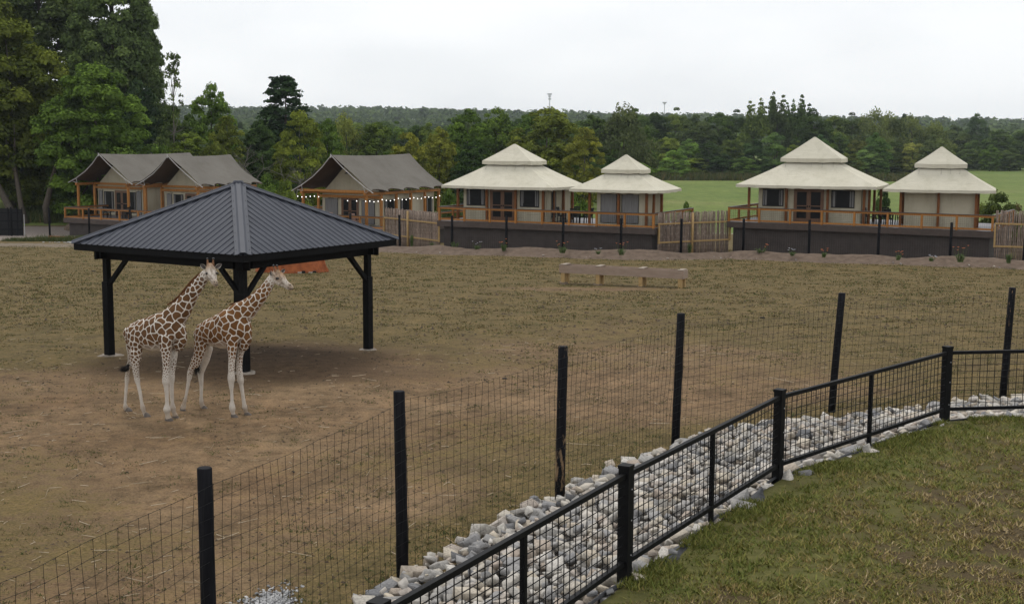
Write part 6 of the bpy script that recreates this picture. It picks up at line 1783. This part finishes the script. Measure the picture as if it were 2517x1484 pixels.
plant('round0', 1300, 205, 285, 60, GR, 'green tree behind the middle cream peak', 'broadleaf_tree')
plant('round3', 1455, 215, 290, 60, (0.045, 0.068, 0.028), 'dull green tree behind the yellow tinged tree', 'broadleaf_tree')
# dead wood
def bare(px, Y, ytop, k, label, rot, tilt=0.0, base=None):
    p = at(px, 440, Y); zb = gz1(p.x, Y); H = at(px, ytop, Y).z - zb
    t = thing('bare_tree', label, 'dead tree', (p.x, Y, zb), rot); t.rotation_euler = (0, tilt, rot)
    o = link('branches', BARE[k], t); o.scale = (H / 9,) * 3
bare(600, 137, 320, 0, 'leafless grey tree behind the right end of the double tent', 1.0)
bare(640, 139, 335, 2, 'leafless twiggy tree left of the dark conifer', 2.2)
bare(404, 134, 290, 1, 'pale bare trunk below the birch', 0.5)
bare(712, 131, 345, 1, 'leaning bare trunk in front of the light green tree', 4.0, -0.22)
# --- bushes close behind and beside the decks
for px, Y, yt, w, col, lab in ((660, 122, 432, 40, GR, 'green bush between the two grey tents'), (700, 120, 448, 32, LG, 'light green bush left of the single grey tent'), (1412, 100, 478, 40, GR, 'leafy bush behind the table of the middle deck'), (1105, 112, 470, 26, GR, 'green bush behind the left end of the middle deck'),
                               (2172, 108, 466, 26, DK, 'dark round bush between the two right cream tents'), (2452, 92, 478, 52, (0.045, 0.06, 0.022), 'dark bush right of the far right tent'), (2492, 94, 505, 40, (0.06, 0.05, 0.03), 'reddish tinged bush at the right edge of the photo'), (1690, 104, 500, 22, GR, 'small bush behind the stick screen of the middle gap')):
    plant('shrub%d' % (px % 2), px, Y, yt, w, col, lab, 'bush', cat='bush')
# --- the wood behind the meadow, right of the middle tents
sky_line = [(1560, 272), (1610, 282), (1655, 270), (1710, 287), (1760, 282), (1805, 275), (1850, 252), (1905, 238), (1955, 246), (1995, 272), (2045, 290), (2090, 282), (2140, 274), (2185, 283), (2235, 288), (2290, 305)]
kinds = ['wood0', 'wood1', 'wood2']
for k, (px, yt) in enumerate(sky_line):
    kd = 'spire0' if 1840 < px < 1970 else ('willow%d' % (k % 2) if px > 2100 else kinds[k % 3])
    col = [(0.036, 0.058, 0.022), (0.026, 0.042, 0.018), (0.056, 0.078, 0.026), (0.040, 0.056, 0.028)][k % 4]
    if px > 2100: col = (0.066, 0.082, 0.040)
    j = sum(1 for q_, _ in sky_line[:k] if (1840 < q_ < 1970) == (kd == 'spire0') and (q_ > 2100) == (px > 2100))
    lab = f'{ORD[j]} from the left of the spiky topped trees crowning the wood' if kd == 'spire0' else (f'{ORD[j]} from the left of the grey green willows ending the wood' if px > 2100 else f'{ORD[j]} from the left of the tall trees at the back of the wood')
    plant(kd, px, 335 + 8 * (k % 3), yt, 50 if kd != 'spire0' else 46, col, lab, 'broadleaf_tree', group='back row of the wood beyond the meadow')
front = [(1590, 340, GR), (1640, 330, (0.045, 0.07, 0.022)), (1690, 345, (0.06, 0.095, 0.026)), (1740, 352, DK), (1795, 335, (0.03, 0.05, 0.02)), (1850, 345, DK), (1900, 330, (0.034, 0.056, 0.022)), (1960, 350, (0.05, 0.08, 0.024)), (2010, 335, DK), (2060, 330, (0.04, 0.062, 0.022)), (2110, 338, (0.055, 0.075, 0.034)), (2150, 330, (0.035, 0.058, 0.02)), (2190, 348, (0.05, 0.07, 0.03)), (2240, 345, (0.06, 0.078, 0.036)), (2290, 335, (0.06, 0.075, 0.036)), (1655, 372, (0.055, 0.09, 0.024)), (1710, 384, GR), (1775, 380, DK), (1830, 388, (0.04, 0.065, 0.022)), (2080, 372, (0.04, 0.06, 0.022)), (2130, 362, (0.048, 0.07, 0.028))]
for k, (px, yt, col) in enumerate(front):
    col = tuple(c * f * (1.0, 1.5, 1.2, 0.75, 1.35, 0.95, 1.7)[k % 7] for c, f in zip(col, ((1, 1, 1), (1.25, 1.05, 0.9), (0.95, 1, 1.1))[k % 3]))
    plant(kinds[(k + 1) % 3], px, 318 - 3 * (k % 4) - (10 if yt > 360 else 0), yt, 36, col, (f"{shade(col)} bushy tree, {ORD[k]} from the left in the wood's front row" if k < 15 else f'low {shade(col)} tree, {ORD[k - 15]} from the left at the meadow edge'), 'broadleaf_tree', group='front row of the wood beyond the meadow')
# --- far right: lower trees beyond the meadow
for k, (px, Y, yt, w, col, lab) in enumerate(((2340, 430, 312, 46, (0.04, 0.055, 0.026), 'dull tree beyond the far end of the meadow, left of the round clump'), (2395, 520, 283, 28, (0.03, 0.05, 0.024), 'tall round dark tree standing above the far right trees'), (2400, 420, 338, 40, (0.042, 0.066, 0.024), 'round bushy tree at the far right edge of the meadow'), (2450, 415, 322, 42, (0.036, 0.056, 0.022), 'dark tree at the far right edge of the meadow'),
                                            (2505, 425, 326, 40, (0.034, 0.054, 0.022), 'dark tree cut by the right edge of the photo'), (2375, 405, 362, 30, (0.05, 0.072, 0.03), 'low bush at the far right edge of the meadow'), (2430, 402, 358, 26, GR, 'low green bush right of the last at the meadow edge'), (2560, 420, 330, 50, DK, 'dark tree just past the right edge'), (2310, 405, 352, 34, (0.05, 0.068, 0.03), 'low tree just left of the far right tent peak'), (2480, 404, 366, 30, (0.045, 0.065, 0.026), 'low dark bush at the right end of the meadow'), (2215, 520, 282, 12, (0.02, 0.034, 0.022), 'small dark fir on the skyline'), (2232, 530, 286, 10, (0.02, 0.034, 0.022), 'smaller dark fir right of the skyline fir'))):
    plant('conifer0' if w < 15 else ('round%d' % (k % 4) if yt < 300 else kinds[k % 3]), px, Y, yt, w, col, lab, 'broadleaf_tree' if w > 15 else 'fir_tree')
# --- the middle distance behind the tents
def mid_s(px): return 'behind the double grey tent' if px < 700 else 'behind the single grey tent' if px < 1090 else 'behind the wide middle tent' if px < 1400 else 'behind the small middle tent'
mid_n = {}
random.seed(5)
for k in range(46):
    px = 600 + k * 22 + random.uniform(-9, 9); Y = random.choice((230, 260, 300, 350)); yt = random.uniform(296, 322) + (0 if px > 1100 else 6) + (300 - Y) * 0.05
    col = random.choice((GR, (0.045, 0.07, 0.024), DK, (0.055, 0.078, 0.03), (0.065, 0.09, 0.026), (0.04, 0.062, 0.028)))
    mid_n[mid_s(px)] = mid_n.get(mid_s(px), 0) + 1
    plant(kinds[k % 3], px, Y, yt, random.uniform(34, 52), col, f'{shade(col)} middle distance tree, {ORD[mid_n[mid_s(px)] - 1]} from the left {mid_s(px)}', 'broadleaf_tree', group='middle distance trees behind the tents')
for k in range(14):
    px = 590 + k * 75 + random.uniform(-20, 20)
    plant(kinds[k % 3], px, random.uniform(165, 200), random.uniform(375, 405), 52, random.choice((DK, GR, (0.04, 0.06, 0.022))), f'low tree filling the wood edge just behind the tents, {ORD[k]} from the left', 'broadleaf_tree', group='low trees at the wood edge behind the tents')
for k in range(8):
    px = -150 + k * 92
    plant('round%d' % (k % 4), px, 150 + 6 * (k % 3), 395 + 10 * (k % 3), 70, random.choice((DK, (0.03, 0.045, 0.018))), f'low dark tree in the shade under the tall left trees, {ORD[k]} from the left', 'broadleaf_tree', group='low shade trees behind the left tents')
# --- far woods over the hills: one mass
def far_woods():
    P, Nn, S, T, Cc = [], [], [], [], []
    N = 9000
    Y = 430 + (1900 - 430) * rng.uniform(0, 1, N) ** 0.75; X = Y * rng.uniform(-0.50, 0.50, N)
    keep = (Y > 560) | (X / Y < 0.10) 
    X, Y = X[keep], Y[keep]; Z = gz(X, Y); h = rng.uniform(8, 15, len(X)) * (0.8 + 0.5 * fbm(X, Y, 0.012, 91))
    n = 15
    C0 = np.repeat(np.stack([X, Y, Z + h * 0.45], 1), n, 0); hh = np.repeat(h, n)
    d = unit(len(C0)); d[:, 2] = np.abs(d[:, 2]) * 1.1 - 0.25
    Pp = C0 + d * np.stack([hh * 0.42, hh * 0.42, hh * 0.55], 1) * rng.uniform(0.75, 1.1, len(C0))[:, None]
    nn = d + unit(len(C0)) * 0.7 + np.array([0, 0, 0.3]); nn /= np.linalg.norm(nn, axis=1)[:, None]
    tone = np.repeat(np.clip(0.42 + rng.normal(0, 0.2, len(X)), 0, 1), n) + rng.normal(0, 0.12, len(C0))
    me = leaf_mesh('far_woods', Pp, nn, hh * rng.uniform(0.22, 0.42, len(C0)), np.clip(tone, 0, 1), 0.9)
    o = link('far_woods', me); o.color = (0.034, 0.050, 0.024, 1)
    tag(o, 'unbroken woods covering the far hills up to the skyline', 'woods', kind='stuff')
far_woods()
# --- flowers and weeds along the decks
def clump(px, Y, h, w, label, flower=None, name='day_lily', grassy=False, z=None, group=None):
    p = at(px, 600, Y); zb = gz1(p.x, Y) + (0.30 if z is None else z)
    t = thing(name, label, 'plant', (p.x, Y, zb), 0, group)
    mb = MB()
    for k in range(46):
        a = random.uniform(0, 6.28); L = h * random.uniform(0.5, 1.0); out = w * random.uniform(0.2, 1.0); s = Vector((-math.sin(a), math.cos(a), 0)) * 0.016
        r0 = Vector((random.uniform(-.5, .5) * w * 0.5, random.uniform(-.1, .1), 0)); d = Vector((math.cos(a), math.sin(a), 0))
        b1 = r0 + d * out * 0.5 + Vector((0, 0, L * 0.8)); b2 = r0 + d * out + Vector((0, 0, L * (0.95 if grassy else 0.6)))
        mb.add([r0 - s, r0 + s, b1 + s, b1 - s, b2], [(0, 1, 2, 3), (3, 2, 4)])
    mb.build('leaves', M['herb'], t)
    if flower:
        for k in range(random.randint(4, 7)):
            q = Vector((random.uniform(-w, w) * 0.8, random.uniform(-.15, .1), h * random.uniform(0.9, 1.5))); mb2 = MB()
            MB().tube([(q.x * 0.4, 0, 0), tuple(q)], 0.008, 4).build('stem', M['herb'], t)
            for j in range(6):
                a = j * 1.047; e = q + Vector((math.cos(a) * 0.075, math.sin(a) * 0.075, 0.05)); s = Vector((-math.sin(a), math.cos(a), 0)) * 0.028
                mb2.add([q, q.lerp(e, 0.6) + s, e, q.lerp(e, 0.6) - s], [(0, 1, 2, 3)])
            mb2.build('flower', M[flower], t)
M['herb'] = simple('herb', (0.05, 0.085, 0.02), (0.1, 0.14, 0.04), 4, 0.8)
M['lily_orange'] = simple('lily_orange', (0.5, 0.13, 0.05), (0.6, 0.2, 0.08), 4, 0.7)
M['pale_flower'] = simple('pale_flower', (0.42, 0.42, 0.48), (0.55, 0.55, 0.6), 4, 0.7)
random.seed(12)
for px, Y, h, w, lab, fl in ((1118, 84.6, 0.6, 0.5, 'green strappy plant at the left end of the middle deck', None), (1172, 83.6, 0.35, 0.4, 'low pale flowered plant at the foot of the middle deck', 'pale_flower'), (1238, 82.4, 0.5, 0.35, 'orange day lily by the second post of the middle deck', 'lily_orange'), (1382, 80.0, 0.5, 0.6, 'orange day lily clump by the third post of the middle deck', 'lily_orange'), (1470, 78.8, 0.25, 0.3, 'small pale flowered plant right of the day lily clump', 'pale_flower'), (1527, 78.0, 0.5, 0.5, 'orange day lily clump near the right end of the middle deck', 'lily_orange'),
                              (1870, 79.6, 0.5, 0.55, 'fullest orange day lily clump at the left of the right deck', 'lily_orange'), (1948, 78.0, 0.3, 0.35, 'low pale flowered plant at the foot of the right deck', 'pale_flower'), (2025, 76.6, 0.35, 0.3, 'small orange lily right of the second post of the right deck', 'lily_orange'), (2208, 74.0, 0.35, 0.4, 'orange day lily in the middle of the right deck front', 'lily_orange'), (2290, 73.0, 0.25, 0.3, 'little pale plant near the right end of the right deck', 'pale_flower'), (2362, 72.2, 0.6, 0.55, 'orange day lily clump by the last post of the right deck', 'lily_orange')):
    clump(px, Y, h, w, lab, fl, 'day_lily' if fl == 'lily_orange' else 'border_plant')
for px, Y, h, lab in ((1012, 88.0, 0.9, 'tall grassy tuft by the round post of the left stick screen'), (1694, 81.0, 0.7, 'grassy tuft at the foot of the stick screen beside the middle deck'), (1062, 86.2, 0.4, 'low grassy tuft at the right end of the left stick screen'), (2480, 71.5, 0.6, 'grassy tuft at the foot of the far right stick screen')):
    clump(px, Y, h, 0.3, lab, None, 'grass_tuft', True)
# --- rough grass at the edges: by the left track, meadow edge and behind the decks
def rough_grass(name, gen, n, h0, h1, wid, t0, label):
    x, y = gen(n); z = gz(x, y)
    h = rng.uniform(h0, h1, len(x)) * (0.5 + fbm(x, y, 0.35, 95)); tone = np.clip(rng.normal(t0, 0.2, len(x)), 0, 1)
    blades(name, np.stack([x, y, z - 0.02], 1), h, tone, M['pasture_blade'], wid, 0.7, label, 'grass')
def g1_(n):
    x = rng.uniform(-48, -26, n); y = 119 + rng.uniform(0, 6, n) ** 1.0; return x, y
rough_grass('verge_grass', g1_, 9000, 0.4, 1.1, 0.05, 0.12, 'tall rough grass verge under the left trees')
def g2_(n):
    x = rng.uniform(-39, -27, n); y = rng.uniform(99, 104, n); k = (x > -37.5) & (x < -33.6 + 0 * y); k = (fbm(x, y, 0.4, 97) > 0.42); return x[k], y[k]
rough_grass('weed_patch', g2_, 9000, 0.15, 0.45, 0.03, 0.2, 'patch of green weeds in front of the far left deck')
def g3_(n):
    y = rng.uniform(292, 304, n); x = y * rng.uniform(0.09, 0.31, n); return x, y
rough_grass('reed_edge', g3_, 9000, 0.5, 2.0, 0.16, 0.35, 'strip of tall grass and reeds along the edge of the wood')

# ------------------------------------------------------------------ summer haze
def haze():
    m = bpy.data.materials.new('haze'); m.use_nodes = True; nt = m.node_tree
    for nd in list(nt.nodes):
        if nd.type == 'BSDF_PRINCIPLED': nt.nodes.remove(nd)
    v = nt.nodes.new('ShaderNodeVolumePrincipled'); v.inputs['Color'].default_value = (0.84, 0.93, 1.0, 1); v.inputs['Density'].default_value = 0.00011
    nt.links.new(v.outputs[0], nt.nodes['Material Output'].inputs['Volume'])
    o = MB().box(-2600, 2600, -60, 3700, -12, 95).build('haze', m, kind='stuff')
    tag(o, 'thin summer haze over the far woods and hills', 'haze')
haze()
